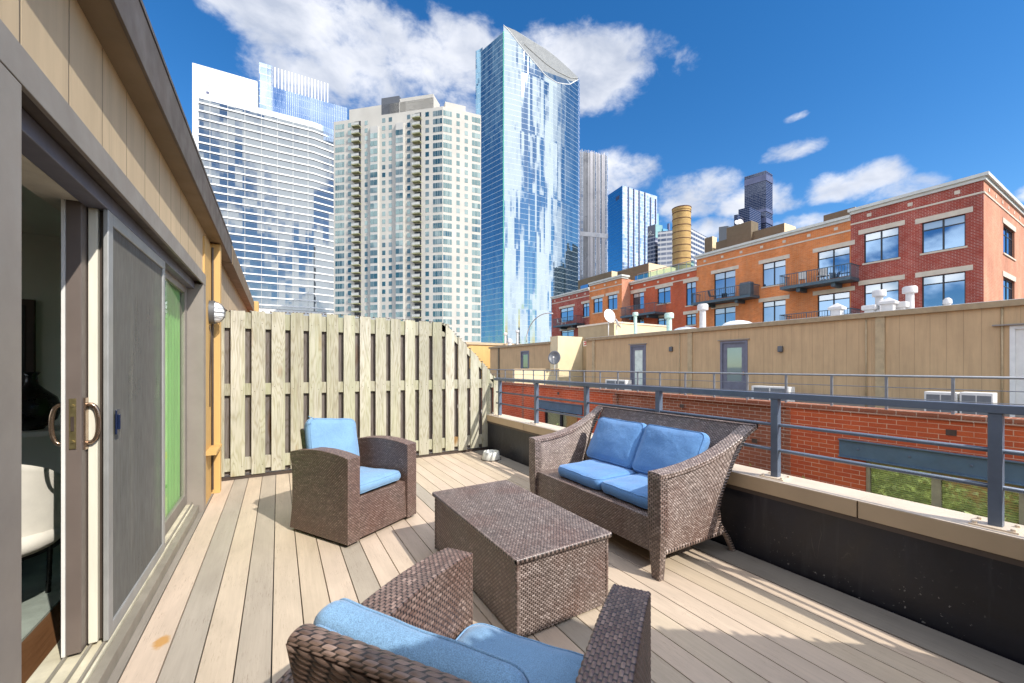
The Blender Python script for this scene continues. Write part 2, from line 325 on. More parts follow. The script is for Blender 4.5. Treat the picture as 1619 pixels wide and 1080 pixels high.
def screen_mat():
    m, q, o = newmat('insect_screen'); ob = q.new('ShaderNodeTexCoord').outputs['Object']
    tr = q.new('ShaderNodeBsdfTransparent'); df = q.new('ShaderNodeBsdfDiffuse')
    n = q.noise(q.mapping(ob, (1, 1, .12)), 60, 4, .7); n2 = q.noise(ob, 3, 4)
    q.put(df.inputs[0], q.mix(q.mr(n, .3, .7), (.19,.18,.155), (.27,.26,.23)))
    mx = q.new('ShaderNodeMixShader'); q.put(mx.inputs[0], q.mr(n2, .3, .7, .60, .76)); q.l.new(tr.outputs[0], mx.inputs[1]); q.l.new(df.outputs[0], mx.inputs[2])
    q.l.new(mx.outputs[0], o.inputs[0]); return m
M_screen = screen_mat()
def membrane():
    m, q, o = newmat('black_roof_membrane'); ob = q.new('ShaderNodeTexCoord').outputs['Object']
    n = q.noise(ob, 2.2, 6, .65, .6); base = q.mix(q.mr(n, .35, .7), (.004,.004,.007), (.012,.013,.022))
    sp = q.mr(q.noise(ob, 48, 2, .6), .66, .70); _x, _y, _z = q.sep(ob); gate = q.m('MULTIPLY', q.mr(q.noise(ob, 2.9, 3), .47, .58), q.mr(_z, .10, .26, 1., .12))
    base = q.mix(q.m('MULTIPLY', q.m('MULTIPLY', sp, gate), .8), base, (.32,.30,.28))
    wv = q.noise(q.mapping(ob, (1, 1, .4)), 2.4, 4, .5, 1.5); ln = q.mr(q.m('ABSOLUTE', q.m('SUBTRACT', wv, .5)), .0, .0035, 1., 0.)
    base = q.mix(q.m('MULTIPLY', q.m('MULTIPLY', ln, .4), q.mr(q.noise(ob, .9, 2), .56, .6)), base, (.22,.20,.19))
    dr = q.mr(q.noise(q.mapping(ob, (1, 1, .07)), 9, 5, .7), .55, .72, 0, .5); base = q.mix(dr, base, (.055,.055,.065))
    _, y, z = q.sep(ob); far = q.mr(y, 3.7, 4.1)
    st = q.noise(q.mapping(ob, (1, 1.5, .2)), 12, 5, .7)
    base = q.mix(far, base, q.mix(q.mr(st, .40, .60), (.025,.022,.02), (.21,.185,.15)))
    principled(q, o, base, q.mr(n, .3, .7, .28, .5), 0, bump(q, q.noise(ob, 9, 6), .35, .01), .6); return m
M_membrane = membrane()
M_coping = simple('coping_metal', (.50,.375,.235), .5, 0, .07, 3, .05)
M_coping_top = simple('coping_metal_top', (.68,.56,.43), .5, 0, .06, 4, .06)
M_rail = simple('railing_paint', (.13,.165,.225), .38, .25, .10, 8, .06)
M_rail_far = simple('railing_paint_across', (.22,.235,.255), .4, .2, .1, 8, 0)
M_trim = simple('grey_brown_trim', (.27,.235,.20), .45, 0, .07, 4, .06)
M_trim_dark = simple('dark_brown_metal', (.075,.055,.045), .4, .2, .15, 5, .05)
M_fascia = simple('brown_fascia', (.095,.07,.055), .5, .1, .12, 3, .08)
M_soffit = simple('soffit_paint', (.20,.14,.08), .6, 0, .1, 3, .1)
M_ochre = simple('ochre_trim', (.62,.385,.135), .6, 0, .08, 5, .1, streak=True)
M_white = simple('white_paint', (.74,.72,.67), .5, 0, .06, 5, .08)
M_cream = simple('cream_vinyl', (.72,.68,.56), .5, 0, .10, 9, .1, streak=True)
M_sill = simple('weathered_sill', (.66,.60,.44), .55, 0, .16, 9, .15)
M_alu = simple('aluminium', (.40,.40,.385), .45, .4, .08, 6, .05)
M_brass = simple('tarnished_brass', (.52,.42,.20), .35, .9, .15, 30, .1)
M_bronze = simple('bronze_handle', (.42,.30,.21), .22, .9, .10, 15, .05)
M_navy = simple('navy_plastic', (.008,.016,.05), .35)
M_lampglass = simple('frosted_glass', (.82,.84,.86), .25, 0, .05)
M_castgrey = simple('cast_grey_metal', (.13,.135,.145), .45, .5)
M_room = simple('interior_wall_paint', (.66,.70,.62), .8, 0, .03, 2, .05)
M_rug = simple('woven_rug', (.32,.36,.31), .95, 0, .25, 3, .5, 120, .004)
M_black = simple('black_lacquer', (.012,.012,.013), .25)
M_dkfab = simple('charcoal_fabric', (.055,.052,.05), .9)
M_stone = simple('limestone_trim', (.62,.53,.42), .7, 0, .08, 3, .1)
M_corn = simple('grey_cornice', (.60,.60,.55), .6, 0, .07, 2, .05)
M_steel = simple('blue_steel_beam', (.10,.165,.225), .45, .2, .12, 2, .08)
M_tanflat = simple('tan_stucco', (.40,.29,.165), .8, 0, .07, 2, .1)
M_khaki = simple('penthouse_wall_shade_tone', (.15,.115,.07), .8, 0, .07, 2, .1)  # penthouse tan darkened: their shaded side put into the colour
M_cream_lit = simple('cream_lit_stucco', (.70,.58,.36), .8, 0, .05, 2, .1)  # cream of the divider; on tan blocks, sunlight put into end faces
M_roofing = simple('flat_roofing', (.24,.22,.20), .9, 0, .2, .5, .2, 20)
M_galv = simple('galvanised_metal', (.70,.69,.67), .4, .3, .07, 8, .05)
M_vent = simple('vent_white', (.60,.57,.55), .5, 0, .07, 6, .08)
M_green_metal = simple('pale_green_vent', (.50,.66,.56), .45, .2)
M_dome = simple('skylight_acrylic', (.82,.81,.78), .2, 0, .03, 3, 0)
M_frame_dk = simple('dark_window_frame', (.022,.024,.03), .4, .2, .1, 5, 0)
M_frame_pl = simple('slate_door_frame', (.16,.16,.20), .5, 0, .1, 5, 0)
M_balc = simple('slate_balcony', (.075,.115,.145), .5, .3, .1, 5, 0)
M_conc = simple('condo_concrete', (.53,.50,.445), .8, 0, .06, .15, 0)
M_conc_sh = simple('condo_concrete_bay', (.50,.485,.45), .8, 0, .06, .15, 0)
M_whiteclad = simple('white_cladding', (.74,.73,.71), .5, 0, .03, .1, 0)
M_band = simple('white_floor_band', (.80,.80,.79), .5, 0, .04, .1, 0)
M_soft = simple('slab_underside', (.42,.42,.24), .8, 0, .1, .3, 0)
M_crown = simple('crown_louvres', (.24,.25,.255), .7, 0, .05, .2, 0)
M_fin = simple('steel_fin', (.25,.25,.28), .35, .4, .1, .05, 0, streak=True)
M_fin_dk = simple('dark_fin', (.12,.13,.22), .4, .3, .1, .05, 0)
M_gap = simple('fin_gap_glass', (.20,.21,.24), .3, .2, .2, .05, 0)  # grey for the shaft, plant band and some fins
M_teal = simple('teal_steel', (.20,.36,.36), .4, .2, .1, .1, 0)
M_ymortar = brick_mat('tan_chimney_brick', (.52,.34,.13), (.44,.28,.10), (.66,.50,.28), .5, .18, .01, .3)
M_band_rust = simple('rusty_iron_hoop', (.12,.05,.03), .7)
M_asphalt = simple('asphalt', (.06,.06,.062), .9, 0, .2, .5, .3, 30, .01)
M_leaf = simple('leaf_green', (.40,.48,.13), .55, 0, .45, 2, 0)
M_bark = simple('bark', (.12,.09,.06), .9, 0, .25, 14, .5, 40, .01)
M_water_wh = simple('enamel_white', (.66,.66,.60), .3, 0, .12, 14, .05)
M_cloth_white = simple('white_upholstery', (.68,.64,.56), .8, 0, .06, 9, .2)
M_blind = simple('window_blind', (.80,.86,.50), .7, 0, .1, 3, 0)
M_grille = simple('grille_dark', (.16,.17,.18), .5)

# ------------------------------------------------------------------ mesh builder
ORG = {}
class MB:
    def __init__(s): s.v = []; s.f = []; s.uv = {}
    def add(s, pts, faces):
        b = len(s.v); s.v += [tuple(p) for p in pts]; s.f += [tuple(b+i for i in f) for f in faces]; return s
    def box(s, x0, y0, z0, x1, y1, z1):
        x0, x1 = sorted((x0, x1)); y0, y1 = sorted((y0, y1)); z0, z1 = sorted((z0, z1))
        return s.add([(x0,y0,z0),(x1,y0,z0),(x1,y1,z0),(x0,y1,z0),(x0,y0,z1),(x1,y0,z1),(x1,y1,z1),(x0,y1,z1)],
                     [(0,3,2,1),(4,5,6,7),(0,1,5,4),(1,2,6,5),(2,3,7,6),(3,0,4,7)])
    def obox(s, o, ax, ay, az, w, d, h):
        """box from corner o along unit vectors"""
        o, ax, ay, az = map(Vector, (o, ax, ay, az)); P = []
        for k in (0, 1):
            for (i, j) in ((0,0),(1,0),(1,1),(0,1)): P.append(o+ax*w*i+ay*d*j+az*h*k)
        return s.add(P, [(0,3,2,1),(4,5,6,7),(0,1,5,4),(1,2,6,5),(2,3,7,6),(3,0,4,7)])
    def prism(s, poly, z0, z1):
        n = len(poly); zt = z1 if hasattr(z1, '__len__') else [z1]*n
        P = [(p[0], p[1], z0) for p in poly]+[(p[0], p[1], zt[i]) for i, p in enumerate(poly)]
        area = sum(poly[i][0]*poly[(i+1) % n][1]-poly[(i+1) % n][0]*poly[i][1] for i in range(n))
        fs = [(i, (i+1) % n, n+(i+1) % n, n+i) for i in range(n)]+[tuple(range(n-1, -1, -1)), tuple(range(n, 2*n))]
        if area < 0: fs = [tuple(reversed(f)) for f in fs]
        return s.add(P, fs)
    def extrude(s, pts, vec):
        """planar loop of 3-D points pushed along vec"""
        n = len(pts); vec = Vector(vec); A = [Vector(p) for p in pts]
        nr = Vector((0, 0, 0))
        for i in range(n): nr += A[i].cross(A[(i+1) % n])
        fs = [tuple(range(n-1, -1, -1)), tuple(range(n, 2*n))]+[(i, (i+1) % n, n+(i+1) % n, n+i) for i in range(n)]
        if nr.dot(vec) < 0: fs = [tuple(reversed(f)) for f in fs]
        return s.add(A+[p+vec for p in A], fs)
    def tube(s, path, r, n=10, caps=True):
        path = [Vector(p) for p in path]; rr = r if hasattr(r, '__len__') else [r]*len(path); rings = []; up = None
        for i, p in enumerate(path):
            tg = (path[min(i+1, len(path)-1)]-path[max(i-1, 0)]).normalized()
            if up is None: up = Vector((0, 0, 1)) if abs(tg.z) < .9 else Vector((1, 0, 0))
            a = tg.cross(up).normalized(); b = a.cross(tg).normalized(); up = b
            rings.append([p+a*math.cos(2*math.pi*k/n)*rr[i]+b*math.sin(2*math.pi*k/n)*rr[i] for k in range(n)])
        P = [q for g in rings for q in g]; fs = []
        for i in range(len(path)-1):
            for k in range(n): fs.append((i*n+k, i*n+(k+1) % n, (i+1)*n+(k+1) % n, (i+1)*n+k))
        if caps: fs += [tuple(range(n-1, -1, -1)), tuple((len(path)-1)*n+k for k in range(n))]
        fs = [tuple(reversed(f)) for f in fs]
        return s.add(P, fs)
    def lathe(s, prof, c=(0, 0, 0), n=28):
        P = []; fs = []
        for (r, z) in prof:
            for k in range(n): a = 2*math.pi*k/n; P.append((c[0]+r*math.cos(a), c[1]+r*math.sin(a), c[2]+z))
        for i in range(len(prof)-1):
            for k in range(n): fs.append((i*n+k, i*n+(k+1) % n, (i+1)*n+(k+1) % n, (i+1)*n+k))
        return s.add(P, fs)
    def build(s, name, mat, parent=None, smooth=False, bevel=0., **props):
        V = np.array(s.v, dtype=float).reshape(-1, 3)
        o = finish(name, V, s.f, mat, parent, smooth, **props)
        if bevel:
            b = o.modifiers.new('bevel', 'BEVEL'); b.width = bevel; b.segments = 2; b.limit_method = 'ANGLE'; b.harden_normals = False
        return o
def finish(name, V, faces, mat, parent, smooth, **props):
    org = ORG.get(parent.name, Vector((0, 0, 0))) if parent else Vector((0, 0, 0))
    me = bpy.data.meshes.new(name); Vl = V-np.array(org)
    me.from_pydata(Vl.tolist(), [], faces); me.update()
    L = len(me.loops); vi = np.empty(L, dtype=np.int32); me.loops.foreach_get('vertex_index', vi)
    nf = len(me.polygons); nr = np.empty(nf*3); me.polygons.foreach_get('normal', nr); nr = nr.reshape(-1, 3)
    lt = np.empty(nf, dtype=np.int32); me.polygons.foreach_get('loop_total', lt)
    ln = np.repeat(nr, lt, axis=0); P = V[vi]
    hor = np.abs(ln[:, 2]) > .75
    tx, ty = -ln[:, 1], ln[:, 0]; d = np.hypot(tx, ty)+1e-9
    U = np.where(hor, P[:, 0], (P[:, 0]*tx+P[:, 1]*ty)/d); Vv = np.where(hor, P[:, 1], P[:, 2])
    lay = me.uv_layers.new(name='UVMap'); lay.data.foreach_set('uv', np.stack([U, Vv], 1).astype(np.float32).ravel())
    me.materials.append(mat)
    if smooth:
        me.polygons.foreach_set('use_smooth', [True]*nf)
        if smooth != 'all':
            try: me.set_sharp_from_angle(angle=R(40))
            except Exception: pass
    o = bpy.data.objects.new(name, me); S.collection.objects.link(o)
    if parent: o.parent = parent; ORG[o.name] = org
    for k, v in props.items():
        if v is not None: o[k] = v
    return o
def T(name, label, cat, loc=(0, 0, 0), rz=0., group=None, local=True):
    """Empty at a thing's base. local=True: children are given in its own frame; False: children are given in world metres"""
    o = bpy.data.objects.new(name, None); S.collection.objects.link(o); o.location = loc; o.rotation_euler = (0, 0, rz)
    o.empty_display_size = .2
    o['label'] = label; o['category'] = cat
    if group: o['group'] = group
    ORG[o.name] = Vector((0, 0, 0)) if local else Vector(loc)
    return o
def tag(o, label, cat, group=None):
    o['label'] = label; o['category'] = cat
    if group: o['group'] = group
    return o
def holed(mb, P, a0, a1, z0, z1, holes, depth, nrm):
    """wall face with real openings. P(a, d, z) gives the point at distance a along the wall, d behind its face"""
    As = sorted({a0, a1, *[h[0] for h in holes], *[h[1] for h in holes]}); Zs = sorted({z0, z1, *[h[2] for h in holes], *[h[3] for h in holes]})
    As = [a for a in As if a0-1e-6 <= a <= a1+1e-6]; Zs = [z for z in Zs if z0-1e-6 <= z <= z1+1e-6]
    nrm = Vector(nrm)
    def quad(p):
        p = [Vector(q) for q in p]; return p
    def emit(p, n):
        p = quad(p); c = (p[1]-p[0]).cross(p[2]-p[1])
        mb.add(p, [(0, 1, 2, 3) if c.dot(n) > 0 else (3, 2, 1, 0)])
    for i in range(len(As)-1):
        for j in range(len(Zs)-1):
            ca, cz = (As[i]+As[i+1])/2, (Zs[j]+Zs[j+1])/2
            if any(h[0] < ca < h[1] and h[2] < cz < h[3] for h in holes): continue
            emit([P(As[i], 0, Zs[j]), P(As[i+1], 0, Zs[j]), P(As[i+1], 0, Zs[j+1]), P(As[i], 0, Zs[j+1])], nrm)
    ta = (Vector(P(1, 0, 0))-Vector(P(0, 0, 0)))
    for (b0, b1, c0, c1) in [h[:4] for h in holes]:
        emit([P(b0,0,c0), P(b0,depth,c0), P(b0,depth,c1), P(b0,0,c1)], ta)
        emit([P(b1,0,c0), P(b1,depth,c0), P(b1,depth,c1), P(b1,0,c1)], -ta)
        emit([P(b0,0,c0), P(b1,0,c0), P(b1,depth,c0), P(b0,depth,c0)], Vector((0,0,1)))
        emit([P(b0,0,c1), P(b1,0,c1), P(b1,depth,c1), P(b0,depth,c1)], Vector((0,0,-1)))
# ================================================================== SETTING
def setting(name, mb, mat, bevel=0.): return mb.build(name, mat, None, bevel=bevel, kind='structure')
setting('ground', MB().add([(-3000,-3000,-9.5),(3000,-3000,-9.5),(3000,3000,-9.5),(-3000,3000,-9.5)], [(0,1,2,3)]), M_asphalt)
# deck boards (one mesh, each board an island)
DY0, DY1 = -3.2, 11.0
mb = MB(); e = -.570
k = 0
while e < 2.54:
    w0 = .136
    joints = [DY0, DY1]
    jr = random.Random(k*7+1)
    cut = jr.uniform(6.2, 9.0); joints = [DY0, cut, DY1]
    for a, b in zip(joints[:-1], joints[1:]): mb.box(e+.0025, a+.002, -.026, e+w0-.0025, b-.002, 0)
    e += w0; k += 1
setting('deck', mb, M_deck, .002)
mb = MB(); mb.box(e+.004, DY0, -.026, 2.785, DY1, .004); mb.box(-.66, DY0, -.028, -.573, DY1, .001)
setting('deck_border', mb, M_deck_grey, .003)
setting('roof_slab', MB().box(-.9, DY0, -.2, 2.9, DY1, -.05), M_membrane)

# ================================================================== OUR HOUSE
YA, YB = 1.54, 4.45          # opening between the jambs
house = T('house', 'own tan sided penthouse wall with brown eave and wide sliding door opening along the deck', 'house', (-.6, 2.0, 0), local=False)
mb = MB()
def PW(a, d, z): return (-.60-d, a, z)
holed(mb, PW, -3.2, 5.48, -.03, 2.58, [(YA-.02, YB+.05, .0, 2.08)], .16, (1, 0, 0))
holed(mb, PW, 5.52, 11.0, -.03, 2.58, [(6.1, 9.0, .0, 2.05)], .12, (1, 0, 0))
mb.build('wall', M_siding, house)
mb = MB(); mb.box(-.80, -3.2, -.05, -.775, YA-.03, 2.58); mb.box(-.80, YB+.08, -.05, -.775, 11, 2.58); mb.box(-.80, YA-.03, 2.09, -.775, YB+.08, 2.58)
mb.build('inner_wall', M_room, house)
MB().box(-.66, -3.2, 2.562, -.502, 5.9, 2.60).build('soffit', M_soffit, house)
mb = MB(); mb.box(-.500, -3.2, 2.555, -.486, 1.62, 2.78); mb.box(-.500, 1.624, 2.555, -.486, 5.9, 2.78)
mb.build('fascia', M_fascia, house, bevel=.002)
mb = MB(); mb.box(-.497, 5.905, 2.545, -.480, 11.2, 2.77); mb.box(-.66, 5.905, 2.56, -.499, 11.2, 2.59); mb.build('far_fascia', M_soffit, house)
MB().box(-.66, 10.9, 2.50, -.40, 11.25, 2.80).build('eave_end_block', M_ochre, house)
MB().box(-7.0, -3.2, 2.60, -.503, 11.2, 2.80).build('roof', M_roofing, house)
MB().box(-.53, -3.2, 2.783, -.482, 5.9, 2.805).build('drip_edge', M_trim_dark, house)
mb = MB(); mb.extrude([(-.59, YA-.11, 2.035), (-.575, YA-.11, 2.035), (-.575, YA-.11, 2.135), (-.59, YA-.11, 2.135)], (0, YB+.13-(YA-.11), 0))
mb.build('head_trim', M_trim, house, bevel=.002)
MB().box(-.70, YA-.02, 2.052, -.578, YB+.06, 2.078).build('head_underside', M_trim_dark, house)
MB().box(-.72, YA-.11, -.0, -.576, YA, 2.033).build('jamb', M_trim, house, bevel=.003)
MB().box(-.74, YB, .0, -.576, YB+.13, 2.033).build('jamb', M_trim, house, bevel=.003)
mb = MB(); mb.box(-.84, YA, -.02, -.645, YB, .082); mb.build('sill', M_sill, house, bevel=.004)
mb = MB(); mb.box(-.644, YA-.1, -.005, -.606, YB+.1, .066); mb.box(-.66, YA, .083, -.652, YB, .100); mb.box(-.705, YA, .083, -.697, YB, .098); mb.box(-.765, YA, .083, -.757, YB, .1)
mb.build('door_track', simple('track_brown', (.27,.24,.19), .45), house, bevel=.002)
mb = MB(); mb.box(-.84, YA, 1.99, -.72, YB, 2.050); mb.build('head_track_wood', M_cream, house)
mb = MB(); mb.box(-.715, YA, 1.985, -.640, YB, 2.050); mb.build('head_track', M_frame_pl, house, bevel=.003)
MB().box(-.60, 5.03, 0, -.515, 5.13, 2.55).build('corner_post', M_ochre, house, bevel=.003)
MB().box(-.60, 4.585, 0, -.585, 4.99, 2.50).build('ochre_panel', M_ochre, house)
mb = MB(); mb.tube([(-.575, 5.0, 2.5), (-.575, 5.0, .05)], .010, 8); mb.tube([(-.583, 4.86, 1.70), (-.57, 4.86, 1.62), (-.58, 4.87, 1.2), (-.58, 4.87, .9)], .006, 6); mb.build('conduit', M_trim_dark, house, smooth=True)
MB().box(-.63, 4.6, .47, -.50, 5.04, .50).build('bracket', M_ochre, house)
mb = MB(); mb.box(-.70, 6.15, .02, -.66, 8.95, 2.03); mb.build('far_door_panel', M_win, house)
# --- sliding door leaf standing half open
sd_ = lambda n, m, mt, p, **k: m.build(n, mt, p, **k)
X0, X1, Y0, Y1 = -.758, -.712, 2.35, 3.42
mb = MB(); mb.box(X0, Y0, .10, X1, Y0+.085, 2.0); mb.box(X0, Y1-.08, .10, X1, Y1, 2.0); mb.box(X0, Y0+.085, .10, X1, Y1-.08, .19); mb.box(X0, Y0+.085, 1.92, X1, Y1-.08, 2.0)
door = mb.build('sliding_door', M_doorleaf, house, bevel=.002)
MB().box(-.737, Y0+.085, .19, -.733, Y1-.08, 1.92).build('glass_pane', M_pane, door)
MB().box(X0-.012, Y0-.004, .10, X0-.001, Y0+.02, 2.0).build('weather_strip', M_white, door)
mb = MB(); mb.box(-.747, Y0-.004, .955, -.727, Y0-.0005, 1.165); mb.tube([(-.737, Y0-.008, .985), (-.737, Y0-.003, .985)], .006, 8); mb.tube([(-.737, Y0-.008, 1.135), (-.737, Y0-.003, 1.135)], .006, 8)
mb.build('lock_plate', M_brass, door)
MB().box(-.742, Y0-.007, 1.03, -.732, Y0-.0042, 1.09).build('latch_slot', M_trim_dark, door)
def dhandle(sx):
    p = []
    for i in range(13):
        a = math.pi*i/12; p.append((sx*(.042*math.sin(a)**.5), 0, -.083*math.cos(a)))
    return p
for (xx, s) in ((X1, 1), (X0-.012, -1)):
    mb = MB(); mb.tube([(xx+a, Y0+.038, 1.055+c) for a, b, c in dhandle(s)], .0085, 10); mb.box(xx+(.0 if s > 0 else -.006), Y0+.022, .945, xx+(.006 if s > 0 else 0), Y0+.054, 1.165)
    mb.build('handle', M_bronze, door, smooth=True)
# fixed post, screen door, fixed pane
MB().box(-.708, 2.402, .10, -.678, 2.46, 1.99).build('door_stop', M_cream, house, bevel=.003)
MB().box(-.677, 2.425, .10, -.660, 2.50, 1.99).build('screen_gap_strip', M_trim_dark, house)  # dark strip filling the gap between door stop and screen frame
X0, X1, Y0, Y1 = -.658, -.640, 2.39, 3.40
mb = MB(); mb.box(X0, Y0, .10, X1, Y0+.058, 1.985); mb.box(X0, Y1-.05, .10, X1, Y1, 1.985); mb.box(X0, Y0+.058, .10, X1, Y1-.05, .155); mb.box(X0, Y0+.058, 1.93, X1, Y1-.05, 1.985)
scr = mb.build('screen_door', M_alu, house, bevel=.003)
MB().box(-.650, Y0+.055, .15, -.648, Y1-.048, 1.935).build('screen_mesh', M_screen, scr)
mb = MB(); mb.box(-.6395, Y0+.078, .99, -.633, Y0+.118, 1.10); mb.box(-.634, Y0+.09, 1.01, -.625, Y0+.10, 1.08); mb.build('latch', M_navy, scr, bevel=.002)
X0, X1, Y0, Y1 = -.716, -.690, 3.30, YB-.005
mb = MB(); mb.box(X0, Y0, .10, X1, Y0+.07, 1.985); mb.box(X0, Y1-.09, .10, X1, Y1, 1.985); mb.box(X0, Y0+.07, .10, X1, Y1-.09, .19); mb.box(X0, Y0+.07, 1.93, X1, Y1-.09, 1.985)
fx = mb.build('fixed_door_panel', M_trim, house, bevel=.002)
MB().box(-.705, Y0+.07, .19, -.701, Y1-.09, 1.93).build('glass_pane', M_pane_open, fx)
# --- the room behind
mb = MB(); mb.box(-6, -3.0, -.02, -.842, 4.95, .075); mb.build('room_floor', M_floor_in, house)
mb = MB(); mb.box(-6, 4.95, -.02, -.80, 5.05, 2.55); mb.build('room_end_wall', M_room, house)
mb = MB(); mb.box(-6.1, -3.2, -.02, -6.0, 0.0, 2.55); mb.box(-6.1, 0.0, -.02, -6.0, 4.8, .3); mb.box(-6.1, 0, 2.38, -6, 4.8, 2.55); mb.box(-6.1, 4.8, -.02, -6, 5.05, 2.55); mb.box(-6, -3.2, -.02, -.8, -3.05, 2.55); mb.build('room_wall', M_room, house)  # opening in the unseen far wall added to let skylight into the room
MB().box(-6, -3.05, 2.42, -.801, 4.949, 2.52).build('room_ceiling', M_room, house)
tag(MB().box(-3.6, .2, .0755, -.98, 4.2, .088).build('rug', M_rug, None), 'grey green woven rug on the dark wood floor indoors', 'rug')
# console table + vase + picture + lounge chair indoors
ct = T('console_table', 'pale console table against the end wall inside the room', 'table', (-2.0, 4.45, .088))
MB().box(-.75, -.22, .70, .75, .20, .735).build('tabletop', M_white, ct, bevel=.004)
for sx in (-.68, .68):
    for sy in (-.17, .15): MB().box(sx-.03, sy-.03, 0, sx+.03, sy+.03, .699).build('leg', M_white, ct)
p = at(44, 700, Y=4.35); 
va = tag(MB().lathe([(.001,0),(.06,0),(.13,.07),(.155,.15),(.13,.24),(.07,.30),(.035,.34),(.03,.40),(.045,.43),(.040,.43),(.02,.40)], (p.x, 4.40, .824), 32).build('vase', M_black, None, smooth='all'), 'round black long necked vase on the pale console table', 'vase')
pic = T('picture', 'dark framed picture on the wall inside the room', 'picture', (-1.52, 4.945, 1.0), local=False)
pw = at(30, 560, Y=4.93)
MB().box(pw.x-.55, 4.915, .98, pw.x+.09, 4.948, 1.86).build('frame', M_trim_dark, pic, bevel=.004)
MB().box(pw.x-.50, 4.911, 1.03, pw.x+.04, 4.9145, 1.81).build('print', M_dkfab, pic)
po = T('lounge_chair_dark', 'low charcoal upholstered seat below the console indoors', 'chair', (-1.55, 3.55, .088))
po.name = 'lounge_seat'; ORG['lounge_seat'] = Vector((0, 0, 0))
mb = MB(); mb.lathe([(.0, .12), (.40, .12), (.46, .2), (.46, .34), (.38, .43), (.0, .46)], (0, 0, 0), 28); mb.build('seat', M_dkfab, po, smooth='all')
for a in range(4): MB().tube([(.3*math.cos(a*1.57+.78), .3*math.sin(a*1.57+.78), .0), (.28*math.cos(a*1.57+.78), .28*math.sin(a*1.57+.78), .125)], .018, 8).build('leg', M_black, po)

# indoor white bucket chair, black tube arms
ic = T('dining_chair', 'white bucket chair with black tube arms just inside the open door', 'chair', (-1.16, 2.74, .088), R(32))
def shell(nu=18, nv=14):
    P = []; f = []
    for j in range(nv+1):
        v = j/nv
        for i in range(nu+1):
            u = i/nu*2-1; a = u*1.25
            rr = .27-.03*v; x = rr*math.sin(a)*1.1; y = -rr*math.cos(a)+.04-.06*v
            top = .80-.16*abs(u)**1.6; z = .40+(top-.40)*v
            P.append((x, y, z))
    for j in range(nv):
        for i in range(nu): q = j*(nu+1)+i; f.append((q, q+1, q+nu+2, q+nu+1))
    return P, f
P_, f_ = shell(); mb = MB(); mb.add(P_, f_); o = mb.build('backrest', M_cloth_white, ic, smooth='all'); sm = o.modifiers.new('thick', 'SOLIDIFY'); sm.thickness = .035
mb = MB(); mb.lathe([(.0, .37), (.24, .37), (.27, .40), (.27, .44), (.22, .47), (0, .475)], (0, 0, 0), 24); mb.build('seat', M_cloth_white, ic, smooth='all')
for s in (-1, 1):
    MB().tube([(s*.29, -.24, .0), (s*.31, -.16, .35), (s*.32, -.12, .60), (s*.31, -.02, .645), (s*.30, .22, .62), (s*.29, .27, .55), (s*.27, .25, 0)], .011, 8).build('leg_frame', M_black, ic, smooth='all')
MB().tube([(-.30, .1, .36), (.30, .1, .36)], .01, 8).build('stretcher', M_black, ic, smooth='all')

cu = T('green_reflection', 'bright green sheet added behind the far glass door panel as its reflection', 'reflection sheet', (-.86, 4.1, .1), local=False)
mb = MB(); pts = [(-.732+.009*math.sin(k*1.35), 3.50+k*.0225) for k in range(41)]
mb.prism(pts+[(x_-.006, y_) for x_, y_ in reversed(pts)], .12, 1.97); mb.build('reflection_sheet', M_green_refl, cu, smooth=True)  # green sheet added behind the pane to stand in for its reflection
MB().tube([(-.735, 3.46, 1.978), (-.735, 4.42, 1.978)], .012, 8).build('sheet_rod', M_trim_dark, cu)
# --- wall lamp
wl = T('wall_lamp', 'grey bulkhead lamp with white glass and cage beside the ochre corner post', 'lamp', (-.585, 4.86, 1.83), local=False)
def ell(cx, cy, cz, rx, ry, rz, n=20, m=10, half=True):
    P = []; f = []
    for j in range(m+1):
        th = (math.pi/2 if half else math.pi)*j/m-(0 if half else math.pi/2)
        for i in range(n):
            a = 2*math.pi*i/n; P.append((cx+rx*math.sin(th), cy+ry*math.cos(th)*math.cos(a), cz+rz*math.cos(th)*math.sin(a)))
    for j in range(m):
        for i in range(n): f.append((j*n+i, j*n+(i+1) % n, (j+1)*n+(i+1) % n, (j+1)*n+i))
    return P, f
mb = MB(); mb.extrude([(-.584, 4.86+.075*math.cos(a)*(1 if abs(math.cos(a)) > .0 else 1), 1.83+.115*math.sin(a)) for a in [i*math.pi/14 for i in range(28)]], (.045, 0, 0)); mb.build('housing', M_castgrey, wl, smooth=True)
mb = MB(); P_, f_ = ell(-.539, 4.86, 1.83, .075, .062, .098); mb.add(P_, f_); mb.build('globe', M_lampglass, wl, smooth='all')
mb = MB()
for s in (-.035, 0, .035):
    mb.tube([(-.540+.083*math.sin(math.pi*i/10), 4.86+.068*math.cos(math.pi*i/10), 1.83+s*1.2) for i in range(11)], .003, 6)
mb.tube([(-.540+.083*math.sin(math.pi*i/10), 4.86, 1.83+.105*math.cos(math.pi*i/10)) for i in range(11)], .004, 6)
mb.build('cage', M_castgrey, wl, smooth='all')

